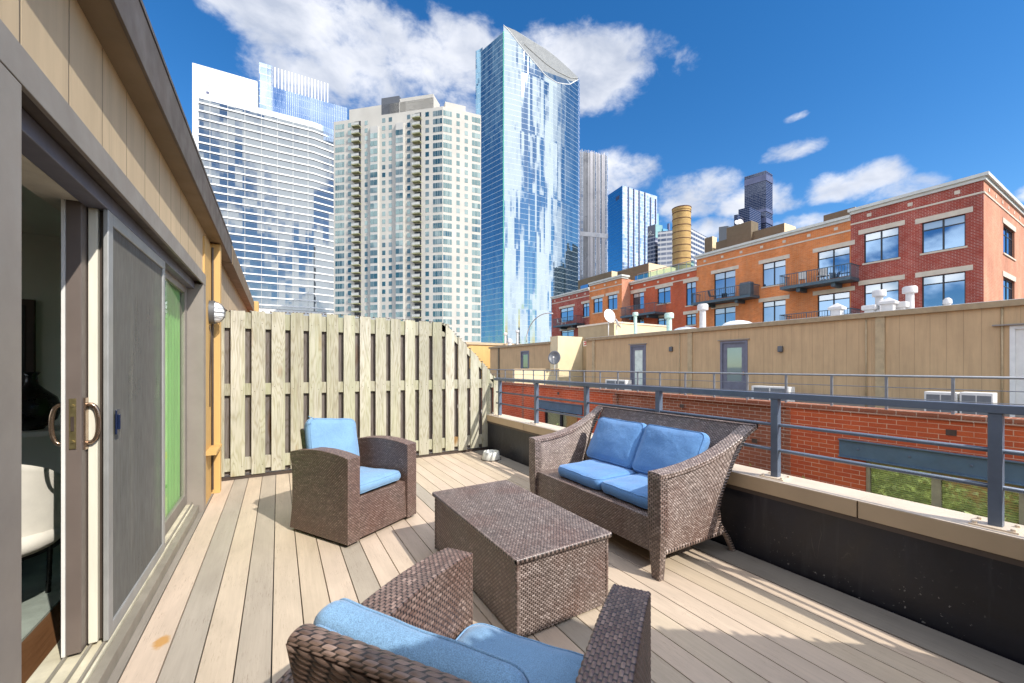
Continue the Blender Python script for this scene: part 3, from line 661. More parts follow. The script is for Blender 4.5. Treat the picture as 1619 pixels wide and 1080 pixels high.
# ================================================================== FENCES
def fence_top(x): 
    if x < 2.05: return 1.945+.012*math.sin(x*2.1)
    t = (x-2.05)/.9; return 1.945-.83*(t**1.15)
def make_fence(Y, label, right=3.0):
    rt = T('board_fence', label, 'fence', (1.2, Y, 0), group='shadowbox board fences across the deck', local=False)
    rr = random.Random(int(Y*10)+50); i = 0; x = -.665
    while x < right-.06:
        wd = .137+rr.uniform(-.004, .004); x1 = min(x+wd, right); tl = rr.uniform(-.003, .003)
        z0 = .045+rr.uniform(-.012, .012)
        mb = MB(); xs = [x, (x+x1)/2, x1]; pts = [(x+tl, Y, z0), (x1+tl, Y, z0)]+[(q, Y, fence_top(q)+rr.uniform(-.003, .003)) for q in (x1, (x+x1)/2, x)]
        mb.extrude(pts, (0, .018, 0)); mb.build('board', M_fence, rt, bevel=.0015)
        # rear board closing the gap
        xa, xb = x-.062-.045, x-.062+.045+.03
        if xa > -.7 or True:
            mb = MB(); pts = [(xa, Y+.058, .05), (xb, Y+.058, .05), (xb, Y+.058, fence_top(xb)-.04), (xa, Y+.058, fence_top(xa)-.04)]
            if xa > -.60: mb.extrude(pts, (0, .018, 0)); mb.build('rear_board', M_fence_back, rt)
        x += .1985; i += 1
    for (za, zb) in ((1.735, 1.925), (.965, 1.10), (.10, .245)):
        xr = right-.02
        if za > 1.5: xr = 2.17
        mb = MB(); mb.box(-.57, Y+.019, za, xr, Y+.057, zb); mb.build('rail', M_fence, rt, bevel=.002)
    mb = MB(); n = 24; pts = [(2.0+.95*k/n, Y+.019, fence_top(2.0+.95*k/n)-.02) for k in range(n+1)]; pts += [(q[0], q[1], q[2]-.10) for q in reversed(pts)]
    mb.extrude(pts, (0, .03, 0)); mb.build('raking_rail', M_fence, rt)
    mb = MB(); mb.box(-.57, Y+.02, .0, right-.1, Y+.05, .04); mb.build('bottom_strip', M_trim_dark, rt)
    mb = MB()
    n = 90
    for k in range(n):
        q = -.56+(right+.56-.02)*k/n
        if rr.random() < .75: mb.box(q, Y+.001, fence_top(q)-.004, q+.018, Y+.05, fence_top(q)+.004+rr.uniform(0, .007))
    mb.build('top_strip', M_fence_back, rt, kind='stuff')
    mb = MB(); x = -.665
    while x < right-.06:
        for zr_ in (1.80, 1.03, .17):
            for fx in (.03, .105):
                if x+fx > -.5 and zr_ < fence_top(x+fx)-.05: zz_ = zr_+rr.uniform(-.03, .03); mb.box(x+fx-.0035, Y-.0015, zz_-.0035, x+fx+.0035, Y+.001, zz_+.0035)
        x += .1985
    mb.build('nail_heads', M_trim_dark, rt, kind='stuff')
    return rt
make_fence(5.5, 'weathered pale board fence across the far end of the deck behind the armchair')
make_fence(-.62, 'weathered board fence closing the near end of the deck behind the viewer')

# ================================================================== PARAPET + RAILING
par = T('parapet_wall', 'low black lined parapet with tan metal coping along the deck edge', 'parapet', (2.9, 3, 0), local=False)
mb = MB(); mb.box(2.80, DY0, -.2, 3.0, DY1, .452); mb.build('wall', M_membrane, par)
ys = [DY0, -.9, .93, 2.63, 4.43, 6.2, 8.0, DY1]
for a, b in zip(ys[:-1], ys[1:]):
    mb = MB(); mb.box(2.785, a+.003, .453, 3.03, b-.003, .5455); mb.build('coping', M_coping, par, bevel=.003)
    mb = MB(); mb.box(2.786, a+.001, .546, 3.029, b-.001, .549); mb.build('coping_top', M_coping_top, par)
mb = MB(); mb.box(2.792, DY0, .425, 2.799, DY1, .452); mb.build('drip_strip', M_fascia, par)
rail = T('railing', 'blue grey metal railing on the near parapet coping beside the wicker loveseat', 'railing', (2.9, 3, .55), local=False)
posts = [-.51, .45, 1.405, 2.36, 3.315, 4.29, 5.28]
MB().box(2.868, -.58, 1.080, 2.925, 5.42, 1.120).build('top_rail', M_rail, rail, bevel=.003)
for z in (.905, .735): MB().tube([(2.895, -.5, z), (2.895, 5.38, z)], .0115, 10).build('mid_rail', M_rail, rail, smooth='all')
for y in posts:
    pz = MB().box(2.874, y-.0225, .549, 2.919, y+.0225, 1.0795).build('post', M_rail, rail, bevel=.003)
    mb = MB(); mb.box(2.836, y-.075, .5495, 2.957, y+.075, .556)
    for sx in (-.045, .045):
        for sy in (-.058, .058): mb.lathe([(0, .567), (.009, .566), (.010, .555)], (2.896+sx, y+sy, 0), 8)
    mb.build('base_plate', M_coping_top, pz)

# ================================================================== WICKER
class Acc:
    def __init__(s): s.V = []; s.F = []; s.UV = []; s.n = 0
def weave(acc, fn, lu, lv, p=.0225, q=.0098, d=.0034, center=None, ru=6, rv=4, diag=0.):
    rows = max(2, round(lv/q)); cols = max(1, round(lu/p)); nu, nv = cols*ru, rows*rv
    if diag: pass
    u = np.linspace(0, 1, nu+1); v = np.linspace(0, 1, nv+1); U, Vv = np.meshgrid(u, v)
    P = fn(U, Vv)
    du = np.gradient(P, axis=1); dv = np.gradient(P, axis=0); N = np.cross(du, dv); N /= np.linalg.norm(N, axis=2, keepdims=True)+1e-12
    flip = False
    if center is not None:
        m = np.mean(np.sum((P-np.array(center))*N, axis=2))
        if m < 0: N = -N; flip = True
    cu = U*cols; cvv = Vv*rows
    if diag: cu = cu+diag*cvv
    j = np.floor(np.minimum(cvv, rows-1e-6)); tv = cvv-j
    wv = .5+.5*np.cos(2*np.pi*(cu+j*.5)); h = (np.clip(np.sin(np.pi*np.clip(tv, 0, 1)), 0, 1)**.5)*(.02+.98*np.clip(wv*1.7, 0, 1)**.8)
    edge = np.clip(np.minimum(U, 1-U)*cols/.12, 0, 1); h = h*edge
    P = P+N*(h*d)[..., None]
    # uneven hand weaving
    n_ = (nu+1)*(nv+1); idx = np.arange(n_).reshape(nv+1, nu+1)+acc.n
    F = np.stack([idx[:-1, :-1], idx[:-1, 1:], idx[1:, 1:], idx[1:, :-1]], -1).reshape(-1, 4)
    if flip: F = F[:, ::-1]
    s = random.Random(acc.n).randint(0, 400)
    uvg = np.stack([cu+s, cvv+s*2.], -1).reshape(-1, 2)
    acc.V.append(P.reshape(-1, 3)); acc.F.append(F); acc.UV.append(uvg); acc.n += n_
def wbuild(acc, name, parent, mat=None, **props):
    V = np.concatenate(acc.V); Fc = np.concatenate(acc.F).astype(np.int32); UV = np.concatenate(acc.UV)
    me = bpy.data.meshes.new(name); me.vertices.add(len(V)); me.vertices.foreach_set('co', V.astype(np.float32).ravel())
    me.loops.add(Fc.size); me.loops.foreach_set('vertex_index', Fc.ravel())
    me.polygons.add(len(Fc)); me.polygons.foreach_set('loop_start', np.arange(0, Fc.size, 4, dtype=np.int32))
    me.update(calc_edges=True); me.polygons.foreach_set('use_smooth', [True]*len(Fc))
    lay = me.uv_layers.new(name='UVMap'); lay.data.foreach_set('uv', UV[Fc.ravel()].astype(np.float32).ravel())
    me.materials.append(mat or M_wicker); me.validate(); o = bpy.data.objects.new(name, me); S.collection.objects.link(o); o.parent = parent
    for k_, v_ in props.items(): o[k_] = v_
    return o
A3 = lambda *a: np.stack(np.broadcast_arrays(*a), -1).astype(float)
def wquad(acc, a, b, c, d_, center, **k):
    """bilinear patch a-b (along the strands), d-c opposite"""
    a, b, c, d_ = (np.array(q, float) for q in (a, b, c, d_))
    lu = (np.linalg.norm(b-a)+np.linalg.norm(c-d_))/2; lv = (np.linalg.norm(d_-a)+np.linalg.norm(c-b))/2
    weave(acc, lambda U, V: (a*(1-U)[..., None]*(1-V)[..., None]+b*U[..., None]*(1-V)[..., None]+c*U[..., None]*V[..., None]+d_*(1-U)[..., None]*V[..., None]), lu, lv, center=center, **k)
def wbox(acc, lo, hi, faces='xXyYZ', **k):
    x0, y0, z0 = lo; x1, y1, z1 = hi; c = ((x0+x1)/2, (y0+y1)/2, (z0+z1)/2)
    Q = {'x': [(x0,y0,z0),(x0,y1,z0),(x0,y1,z1),(x0,y0,z1)], 'X': [(x1,y0,z0),(x1,y1,z0),(x1,y1,z1),(x1,y0,z1)],
         'y': [(x0,y0,z0),(x1,y0,z0),(x1,y0,z1),(x0,y0,z1)], 'Y': [(x0,y1,z0),(x1,y1,z0),(x1,y1,z1),(x0,y1,z1)],
         'Z': [(x0,y0,z1),(x1,y0,z1),(x1,y1,z1),(x0,y1,z1)], 'z': [(x0,y0,z0),(x1,y0,z0),(x1,y1,z0),(x0,y1,z0)]}
    for f in faces: wquad(acc, *Q[f], center=c, **k)
def slab(acc, x0, x1, top, y0, y1, zb, bow=lambda z: 0*z, ends='yY', sides='xX', bottom=False, **k):
    """upright slab between x0 and x1 whose top follows top(y); bow(z) pushes the y0 end"""
    c = ((x0+x1)/2, (y0+y1)/2, .3)
    def side(xx):
        def fn(U, V):
            Y = y0+(y1-y0)*U; zt = top(Y); z = zb+(zt-zb)*V; Yb = Y+bow(z)*(1-U); return A3(xx+0*U, Yb, z)
        return fn
    H = .6
    if 'x' in sides: weave(acc, side(x0), abs(y1-y0), H, center=c, **k)
    if 'X' in sides: weave(acc, side(x1), abs(y1-y0), H, center=c, **k)
    def tp(U, V):
        Y = y0+(y1-y0)*U; z = top(Y); Yb = Y+bow(z)*(1-U); return A3(x0+(x1-x0)*V, Yb, z)
    weave(acc, tp, abs(y1-y0), abs(x1-x0), center=(c[0], c[1], .2), **k)
    if 'y' in ends:
        def en(U, V): z = zb+(top(np.array(y0))-zb)*V; return A3(x0+(x1-x0)*U, y0+bow(z), z)
        weave(acc, en, abs(x1-x0), H, center=c, **k)
    if 'Y' in ends:
        def en2(U, V): z = zb+(top(np.array(y1))-zb)*V; return A3(x0+(x1-x0)*U, y1+0*U, z)
        weave(acc, en2, abs(x1-x0), H, center=c, **k)

def make_armchair(label, loc, rz, seed):
    t_ = T('wicker_armchair', label, 'armchair', loc, rz, 'brown wicker armchairs of the patio set')
    top = lambda Y: .667+.0235*Y-.32*Y*Y
    bow = lambda z: .035*np.sin(np.clip((z-.03)/.6, 0, 1)*np.pi)
    for s in (-1, 1):
        a = Acc(); xa, xb = sorted((s*.245, s*.35)); slab(a, xa, xb, top, -.34, .34, .025, bow); wbuild(a, 'armrest', t_)
    a = Acc(); wquad(a, (-.245,.325,.03), (.245,.325,.03), (.245,.31,.325), (-.245,.31,.325), (0,0,.15)); 
    wquad(a, (-.245,.31,.325), (.245,.31,.325), (.245,-.24,.325), (-.245,-.24,.325), (0,0,.1)); wquad(a, (-.245,-.27,.03), (.245,-.27,.03), (.245,-.25,.33), (-.245,-.25,.33), (0,.1,.2))
    wbuild(a, 'seat_base', t_)
    # backrest: leans back, rolled top
    a = Acc(); n0 = np.array
    bz, tz = .30, .805; yb, yt = -.225, -.315
    wquad(a, (-.243,yb,bz), (.243,yb,bz), (.243,yt,tz-.03), (-.243,yt,tz-.03), (0,-.5,.5))
    wquad(a, (-.243,yb-.055,bz), (.243,yb-.055,bz), (.243,yt-.06,tz-.03), (-.243,yt-.06,tz-.03), (0,0,.5), p=.045, q=.013, d=.004, diag=.35)
    for s in (-1, 1): wquad(a, (s*.243,yb-.055,bz), (s*.243,yb,bz), (s*.243,yt,tz-.03), (s*.243,yt-.06,tz-.03), (0,-.25,.5), p=.03)
    def roll(U, V):
        an = np.pi*(V*1.35-.17); return A3(-.245+.49*U, yt-.03+.026*np.cos(an), tz-.032+.016*np.sin(an)+.003*np.sin(U*np.pi))
    weave(a, roll, .5, .075, p=.034, q=.0075, d=.0018, diag=.3, center=(0, yt-.03, tz-.2))
    for s in (-1, 1):
        def cap(U, V, s=s): 
            an = 2*np.pi*U; return A3(s*(.245+.004*(1-V)), yt-.03+.026*V*np.cos(an), tz-.032+.016*V*np.sin(an))
        weave(a, cap, .12, .03, p=.03, q=.015, d=.001, center=(0, yt, tz-.03))
    wbuild(a, 'backrest', t_)
    mb = MB()
    for s in (-1, 1): mb.box(s*.255, -.325, .03, s*.34, .33, .58)
    mb.box(-.24, -.255, .035, .24, .30, .315); mb.extrude([(-.238,yb-.045,bz), (.238,yb-.045,bz), (.238,yb-.01,bz), (-.238,yb-.01,bz)], (0, -.095, .47)); mb.build('inner_frame', M_trim_dark, t_)
    mb = MB()
    for sx in (-.3, .3):
        for sy in (-.29, .29): mb.box(sx-.02, sy-.02, 0, sx+.02, sy+.02, .024)
    mb.build('glides', M_trim_dark, t_)
    return t_

def cushion(name, label, cat_group, loc, w, d, h, mat, rot=(0, 0, 0), puff=.03, seed=0, parent_rz=0, base=(0, 0, 0), piping=True, ties=False, pinch=.25):
    """box cushion, w x d x h, rounded, puffed and slightly creased; local frame then rotated about x (rot[0]) and z"""
    n = 34; m = 9; V = []; idx = {}
    lat = lambda a, k: math.sin(a*math.pi/2) if k else a
    faces = []
    def pt(i, j, k):
        key = (i, j, k)
        if key in idx: return idx[key]
        x = math.copysign(abs(i/n*2-1)**.85, i/n*2-1); y = math.copysign(abs(j/n*2-1)**.85, j/n*2-1); z = k/m*2-1
        r = min(w, d)*.11; 
        # rounded side profile + plump top
        ex, ey = w/2, d/2; sq = math.sqrt(max(0, 1-(abs(z))**2.6)); ins = (1-sq)*min(h*.38, .04)
        X, Y = x*(ex-ins), y*(ey-ins)
        cxr = max(0, abs(X)-(ex-ins-r)); cyr = max(0, abs(Y)-(ey-ins-r)); dd = math.hypot(cxr, cyr)
        if dd > 1e-6 and cxr > 0 and cyr > 0:
            mxx = max(cxr, cyr); sc = mxx/dd; X = math.copysign(ex-ins-r+cxr*sc, X); Y = math.copysign(ey-ins-r+cyr*sc, Y)
        bul = (1-x*x)**.6*(1-y*y)**.6 if abs(x) < 1 and abs(y) < 1 else 0
        Z = z*(h/2-puff*.5)+math.copysign(1, z)*abs(z)**1.5*puff*bul
        q = Vector((X*3.2+seed*7, Y*3.2, Z*2)); Z += (mnoise.noise(q)*.011+mnoise.noise(q*2.7)*.005+mnoise.noise(q*6)*.0018)*abs(z)*1.1
        g = mnoise.noise(Vector((X*9, Y*9, seed*3.1))); X += g*.004; Y += g*.004
        idx[key] = len(V); V.append((X, Y, Z)); return idx[key]
    for i in range(n):
        for j in range(n):
            faces.append((pt(i,j,m), pt(i+1,j,m), pt(i+1,j+1,m), pt(i,j+1,m))); faces.append((pt(i,j+1,0), pt(i+1,j+1,0), pt(i+1,j,0), pt(i,j,0)))
    for i in range(n):
        for k in range(m):
            faces.append((pt(i,0,k), pt(i+1,0,k), pt(i+1,0,k+1), pt(i,0,k+1))); faces.append((pt(i+1,n,k), pt(i,n,k), pt(i,n,k+1), pt(i+1,n,k+1)))
            faces.append((pt(0,i+1,k), pt(0,i,k), pt(0,i,k+1), pt(0,i+1,k+1))); faces.append((pt(n,i,k), pt(n,i+1,k), pt(n,i+1,k+1), pt(n,i,k+1)))
    root = T('cushion', label, 'cushion', base, parent_rz, cat_group)
    o = finish('cover', np.array(V), faces, mat, root, 'all'); o.location = loc; o.rotation_euler = rot
    if piping:
        for kz in (1, m-1):
            mb = MB(); ring = [(i, 0) for i in range(n)]+[(n, j) for j in range(n)]+[(i, n) for i in range(n, 0, -1)]+[(0, j) for j in range(n, 0, -1)]
            mb.tube([tuple(Vector(V[idx[(i, j, kz)]])*1.004) for i, j in ring]+[tuple(Vector(V[idx[(0, 0, kz)]])*1.004)], .0032, 6, caps=False)
            pp = mb.build('piping', mat, root, smooth='all'); pp.location = loc; pp.rotation_euler = rot
    if ties:
        mb = MB()
        for s in (1,):
            mb.tube([(s*w*.49, d*.47, -h*.3), (s*(w*.49+.02), d*.50, -h*.6), (s*(w*.49+.045), d*.49, -h*.8), (s*(w*.49+.03), d*.46, -h*1.0), (s*(w*.49), d*.44, -h*.9)], .0035, 6)
        pp = mb.build('tie', mat, root, smooth='all'); pp.location = loc; pp.rotation_euler = rot
    return root

FAR = (.553, 3.49, 0); FRZ = math.atan2(-.51, -.86)
make_armchair('brown wicker armchair standing in front of the board fence', FAR, FRZ, 1)
cushion('c', 'flat pale blue seat cushion in the armchair by the fence', 'blue cushions on the wicker armchairs', (0.02, .06, .38), .475, .52, .09, M_blue_pale, (R(1), 0, 0), .016, 1, FRZ, FAR)
cushion('c', 'pale blue back cushion leaning in the armchair by the fence', 'blue cushions on the wicker armchairs', (.085, -.165, .645), .48, .45, .10, M_blue_pale, (R(90+16), R(-7), R(4)), .022, 2, FRZ, FAR, ties=True)
NEAR = (.458, .883, 0); NRZ = math.atan2(-.814, .581)
make_armchair('brown wicker armchair seen from behind in the foreground, facing the coffee table', NEAR, NRZ, 2)
cushion('c', 'blue seat cushion of the foreground armchair, partly in shade', 'blue cushions on the wicker armchairs', (0, .055, .385), .475, .52, .09, M_blue_pale, (R(1), 0, 0), .016, 3, NRZ, NEAR)
cushion('c', 'blue back cushion along the top of the foreground armchair', 'blue cushions on the wicker armchairs', (-.055, -.215, .600), .50, .34, .105, M_blue_pale, (R(90+17), R(2), 0), .014, 4, NRZ, NEAR)

# ---- loveseat
SL = (2.365, 2.31, 0); SRZ = R(90)
so_ = T('wicker_loveseat', 'brown wicker loveseat with sweeping arms against the black parapet', 'loveseat', SL, SRZ)
ay = [.395, .28, .12, -.05, -.20, -.35, -.505]; azz = [.650, .652, .668, .700, .745, .81, .893]
topc = lambda Y: np.interp(-np.asarray(Y), [-q for q in ay], azz)
_ys = np.linspace(-.505, .395, 60); _k = np.array([1, 2, 3, 4, 3, 2, 1.]); _k /= _k.sum()
_zz = np.convolve(np.pad(topc(_ys), 3, mode='edge'), _k, mode='valid')
topc = lambda Y: np.interp(np.asarray(Y), _ys, _zz)
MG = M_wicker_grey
def fl(Y): return .075*np.clip((.395-np.asarray(Y))/.9, 0, 1)**1.6
def backedge(z): return np.interp(z, [0, .16, .33, .665, .893], [-.395, -.29, -.18, -.335, -.505])
for s in (-1, 1):
    a = Acc(); xo, xi = s*.705, s*.640
    c = (s*.67, .05, .45)
    def panel(xx):
        def fn(U, V):
            z1 = topc(.38-(.38-(-.2))*U); z = .17+(z1-.17)*V
            yb = backedge(np.minimum(z, .88))*1.0; Y = .38+(yb+.03-.38)*U; zz_ = (topc(Y)-.015-.17); z = .17+zz_*V; return A3(xx+s*fl(Y)*V**1.5, Y, z)
        return fn
    weave(a, panel(xo), .62, .5, center=c); weave(a, panel(xi), .62, .5, center=c)
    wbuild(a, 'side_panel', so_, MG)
    a = Acc(); ov = .722*s; iv = .625*s; X0_, X1_ = min(ov, iv), max(ov, iv)
    def tp(U, V): Y = .40-.905*U; return A3(X0_+(X1_-X0_)*V+s*fl(Y), Y, topc(Y)+.004*np.sin(np.pi*V))
    weave(a, tp, 1.0, .097, center=(s*.67, 0, 0), q=.012)
    def un(U, V): Y = .40-.905*U; return A3(X0_+(X1_-X0_)*V+s*fl(Y), Y, topc(Y)-.03)
    weave(a, un, 1.0, .097, center=(s*.67, 0, 2.), ru=3, rv=2)
    for xx in (X0_, X1_):
        def ed(U, V, xx=xx): Y = .40-.905*U; return A3(xx+s*fl(Y), Y, topc(Y)-.03+.03*V)
        weave(a, ed, 1.0, .03, center=(s*.67, 0, .5), p=.03, q=.015)
    wquad(a, (X0_,.40,.618), (X1_,.40,.618), (X1_,.40,.65), (X0_,.40,.65), (s*.67,0,.63), p=.03, q=.012)
    wbuild(a, 'armrest', so_, MG)
    # front leg post: tapers to the floor
    a = Acc()
    def post(fx):
        def fn(U, V): 
            z = .62*V; tpz = .6+.4*np.clip(z/.30, 0, 1); x, y = fx(U)
            return A3(s*.672+x*.047*tpz, .365+y*.035*tpz, z)
        return fn
    for fx, lu in ((lambda U: (2*U-1, 1+0*U), .09), (lambda U: (2*U-1, -1+0*U), .09), (lambda U: (1+0*U, 2*U-1), .07), (lambda U: (-1+0*U, 2*U-1), .07)):
        weave(a, post(fx), lu, .62, center=(s*.672, .365, .3), p=.03, q=.013)
    wbuild(a, 'front_leg', so_, M_wicker_table)
    # back leg: S-shaped, wound with strand
    a = Acc(); zs = np.linspace(0, .885, 60)
    def leg(U, V):
        z = .885*V; Y = np.interp(z, [0, .1, .16, .22, .33, .45, .665, .885], [-.395, -.335, -.285, -.225, -.195, -.225, -.335, -.500]); an = 2*np.pi*U; r = .021+.004*np.clip((z-.1)/.2, 0, 1)
        return A3(s*(.690+.062*np.clip((z-.3)/.585,0,1)**1.3)+r*np.cos(an), Y+r*1.15*np.sin(an), z)
    weave(a, leg, .10, 1.0, center=None, p=.10, q=.011, d=-.0028, ru=10, rv=3)
    wbuild(a, 'back_leg', so_, MG)
    a = Acc()
    def lowr(U, V): an = 2*np.pi*V; Y = .34-.60*U; return A3(s*.690+.019*np.cos(an), Y, .165+.019*np.sin(an)-.0*U)
    weave(a, lambda U, V: lowr(V, U), .12, .60, p=.12, q=.013, d=.0025, ru=10, rv=3)
    wbuild(a, 'side_rail', so_, MG)
a = Acc(); cz = (0, 0, .25)
wquad(a, (-.64,.372,.15), (.64,.372,.15), (.64,.372,.358), (-.64,.372,.358), cz)
wquad(a, (-.64,.372,.358), (.64,.372,.358), (.64,-.20,.345), (-.64,-.20,.345), cz)
wquad(a, (-.64,.345,.15), (.64,.345,.15), (.64,.345,.33), (-.64,.345,.33), (0, 1, .2))
wquad(a, (-.64,-.20,.30), (.64,-.20,.30), (.64,.35,.31), (-.64,.35,.31), (0, 0, 1), ru=3, rv=2)
wbuild(a, 'seat_base', so_, M_wicker_table)
a = Acc()
wquad(a, (-.645,-.165,.32), (.645,-.165,.32), (.71,-.490,.885), (-.71,-.490,.885), (0,-1,.6))
wquad(a, (-.645,-.205,.30), (.645,-.205,.30), (.71,-.530,.885), (-.71,-.530,.885), (0,1,.6))
wquad(a, (-.79,-.480,.888), (.79,-.480,.888), (.79,-.535,.893), (-.79,-.535,.893), (0,-.4,.3), q=.012)
wquad(a, (-.79,-.535,.862), (.79,-.535,.862), (.79,-.535,.893), (-.79,-.535,.893), (0,0,.87))
wbuild(a, 'backrest', so_, M_wicker_table)
mb = MB(); mb.box(-.63, -.17, .312, .63, .34, .335); mb.build('inner_frame', M_trim_dark, so_)
G = 'blue cushions of the wicker loveseat'
for sx, wh, sd in ((1, 'farther', 5), (-1, 'nearer', 6)):
    scx = .165 if sx > 0 else -.362; bcx = .232 if sx > 0 else -.315
    cushion('c', f'bright blue seat cushion of the loveseat, the {wh} of its pair', G, (scx, .068, .412), .527, .505, .10, M_blue, (0, 0, 0), .010, sd, SRZ, SL)
    cushion('c', f'bright blue back cushion of the loveseat, the {wh} of its pair', G, (bcx, -.195, .635), .545, .41, .12, M_blue, (R(90+29), 0, 0), .026, sd+4, SRZ, SL)

# ---- storage coffee table
tb = T('wicker_coffee_table', 'low brown wicker storage coffee table with hinged lid between the seats', 'coffee table', (1.253, 2.155, 0))
a = Acc(); wbox(a, (-.285,-.560,.012), (.285,.560,.366), 'xXyY'); wbuild(a, 'body', tb, M_wicker_table)
a = Acc(); wquad(a, (-.300,-.576,.398), (-.300,.576,.398), (.300,.576,.398), (.300,-.576,.398), (0,0,0), p=.026, q=.0098, d=.0028); 
rim = [(-.300,-.576), (.300,-.576), (.300,.576), (-.300,.576)]
for i in range(4):
    p0, p1 = rim[i], rim[(i+1) % 4]; L_ = math.hypot(p1[0]-p0[0], p1[1]-p0[1])
    def rl(U, V, p0=p0, p1=p1):
        an = 2*np.pi*U; ddx, ddy = p1[0]-p0[0], p1[1]-p0[1]; l = math.hypot(ddx, ddy); nx, ny = ddy/l, -ddx/l; rr_ = .0125
        return A3(p0[0]+ddx*V+nx*rr_*np.cos(an)*.6, p0[1]+ddy*V+ny*rr_*np.cos(an)*.6, .3875+rr_*np.sin(an))
    weave(a, rl, .08, L_, p=.08, q=.0125, d=-.002, ru=8, rv=3)
wbuild(a, 'lid', tb, M_wicker_table)
mb = MB(); mb.box(-.275, -.55, .02, .275, .55, .37); mb.box(-.295, -.57, .374, .295, .57, .392); mb.build('inner_frame', M_trim_dark, tb)
for sx in (-1, 1):
    for sy in (-1, 1):
        a = Acc()
        def cp(U, V, sx=sx, sy=sy): an = 2*np.pi*U; return A3(sx*.283+.011*np.cos(an), sy*.558+.011*np.sin(an), .005+.362*V)
        weave(a, cp, .07, .36, p=.07, q=.013, d=-.002, ru=8, rv=3); wbuild(a, 'corner_post', tb, M_wicker_table)
# ---- pet bowl
pb = T('pet_bowl', 'shiny white metal pet bowl on the deck where fence meets parapet', 'bowl', (2.56, 4.92, .001))
MB().lathe([(.132,0),(.136,.006),(.120,.055),(.112,.108),(.104,.113),(.098,.110),(.094,.06),(.06,.03),(.0,.028)], (0,0,0), 40).build('bowl', M_water_wh, pb, smooth='all')
MB().lathe([(.138,0),(.141,.004),(.138,.010),(.134,.011)], (0,0,0), 40).build('rubber_ring', M_trim_dark, pb, smooth='all')
# ================================================================== BUILDING ACROSS THE COURTYARD
FX, RX, WX = 10.9, 11.0, 14.45
own = T('apartment_block', 'own brick block that carries the deck, seen only from outside', 'building', (-3, 3, -9.5), local=False)
MB().box(-9, -12, -9.5, 3.0, 24, -.21).build('wall', M_brick_near, own)
ac_ = T('courtyard_building', 'long red and brown brick block across the courtyard below the tan penthouses', 'building', (FX, 8, -9.5), local=False)
def PX(X): return lambda a, d, z: (X+d, a, z)
ZT = .36
bays = [(-9.0, 5.05, FX, M_brick_near), (5.05, 10.9, FX+.10, M_brick_brown), (10.9, 17.4, FX, M_brick_near), (17.4, 22, FX+.1, M_brick_near), (22, 60, FX, M_brick_brown)]
beams = [(-3.2, 3.95), (12.7, 15.9)]
holes = []
for (b0, b1) in beams: holes.append((b0+.35, b1-.45, -2.7, -.72))
for (y0, y1, X, mt) in bays:
    hs = [h for h in holes if h[0] >= y0 and h[1] <= y1]
    mb = MB(); holed(mb, PX(X), y0, y1, -9.5, ZT-.09, hs, .14, (-1, 0, 0)); mb.build('wall', mt, ac_)
mb = MB(); mb.box(FX-.035, -9, ZT-.09, FX+.4, 60, ZT-.04); mb.box(FX-.02, -9, ZT-.035, FX+.4, 60, ZT+.03); mb.build('parapet_cap', M_brick_brown, ac_)
mb = MB()
for y in (5.05, 10.9, 17.4): 
    for k in range(32): mb.box(FX-.006, y-.10, -2.9+k*.098+.004, FX+.1, y+.10, -2.9+(k+1)*.098-.006)
mb.build('pilaster', M_brick_brown, ac_)
MB().box(FX+.42, -9, -9.5, 30, 60, -.06).build('body', M_roofing, ac_)
mb = MB(); mb.box(FX+.15, -9, -.05, WX, 60, .02); mb.build('terrace_floor', M_roofing, ac_)
for (b0, b1) in beams:
    mb = MB(); mb.box(FX-.045, b0, -.71, FX-.02, b1, -.33); mb.box(FX-.11, b0, -.345, FX+.02, b1, -.322); mb.box(FX-.11, b0, -.722, FX+.02, b1, -.70)
    bm = mb.build('steel_beam', M_steel, ac_, bevel=.003)
    y = b0+.25; mb = MB()
    while y < b1-.1: mb.lathe([(0, 0), (.022, 0), (.028, .012), (.0, .02)], (0, 0, 0), 10) if False else mb.box(FX-.062, y-.02, -.53, FX-.0455, y+.02, -.49); y += .82
    mb.build('bolt', M_rail, bm, bevel=.008)
for (h0, h1, z0, z1) in holes:
    n = max(2, round((h1-h0)/1.05)); st = (h1-h0)/n
    mb = MB()
    for k in range(n+1): mb.box(FX+.04, h0+st*k-.065, z0, FX+.12, h0+st*k+.065, z1)
    mb.box(FX+.045, h0, z1-.06, FX+.115, h1, z1); mb.box(FX+.045, h0, z0, FX+.115, h1, z0+.06)
    wf = mb.build('window', M_frame_dk if h0 > 5 else simple('khaki_window_frame', (.36,.31,.20), .5), ac_)
    MB().box(FX+.085, h0, z0, FX+.092, h1, z1).build('pane', glassy('courtyard_pane', (.95,1,.9), (.10,.12,.04), .20, .05, thru=(.98,1,.92)) if 'cp' not in MAT else MAT['cp'], wf)
    MAT['cp'] = wf.children[0].data.materials[0] if wf.children else MAT.get('cp')
    mb = MB(); z = z1-.08
    while z > z0: mb.obox((FX+.14, h0+.05, z), (.6, 0, -.8), (0, 1, 0), (.8, 0, .6), .045, st*n-.1, .003); z -= .042
    mb.build('blind', M_blind, wf)
MB().box(FX+.25, -3.2, -2.8, FX+.35, 17, -.7).build('room_back', M_khaki, ac_)
# small brick vents
for (x, y) in ((1504, 684), (883, 622), (1078, 642), (1193, 697)):
    c = at(x, y, X=FX); mb = MB(); mb.box(FX-.012, c.y-.07, c.z-.055, FX-.004, c.y+.07, c.z+.055); vv = mb.build('wall_vent', M_trim_dark, ac_)
    if x == 1504: MB().lathe([(0, 0), (.03, 0), (.03, .02), (0, .03)], (0, 0, 0), 10).build('vent_nozzle', M_white, vv).location = (FX-.02-ORG[vv.name].x, c.y-.02-ORG[vv.name].y, c.z-ORG[vv.name].z)
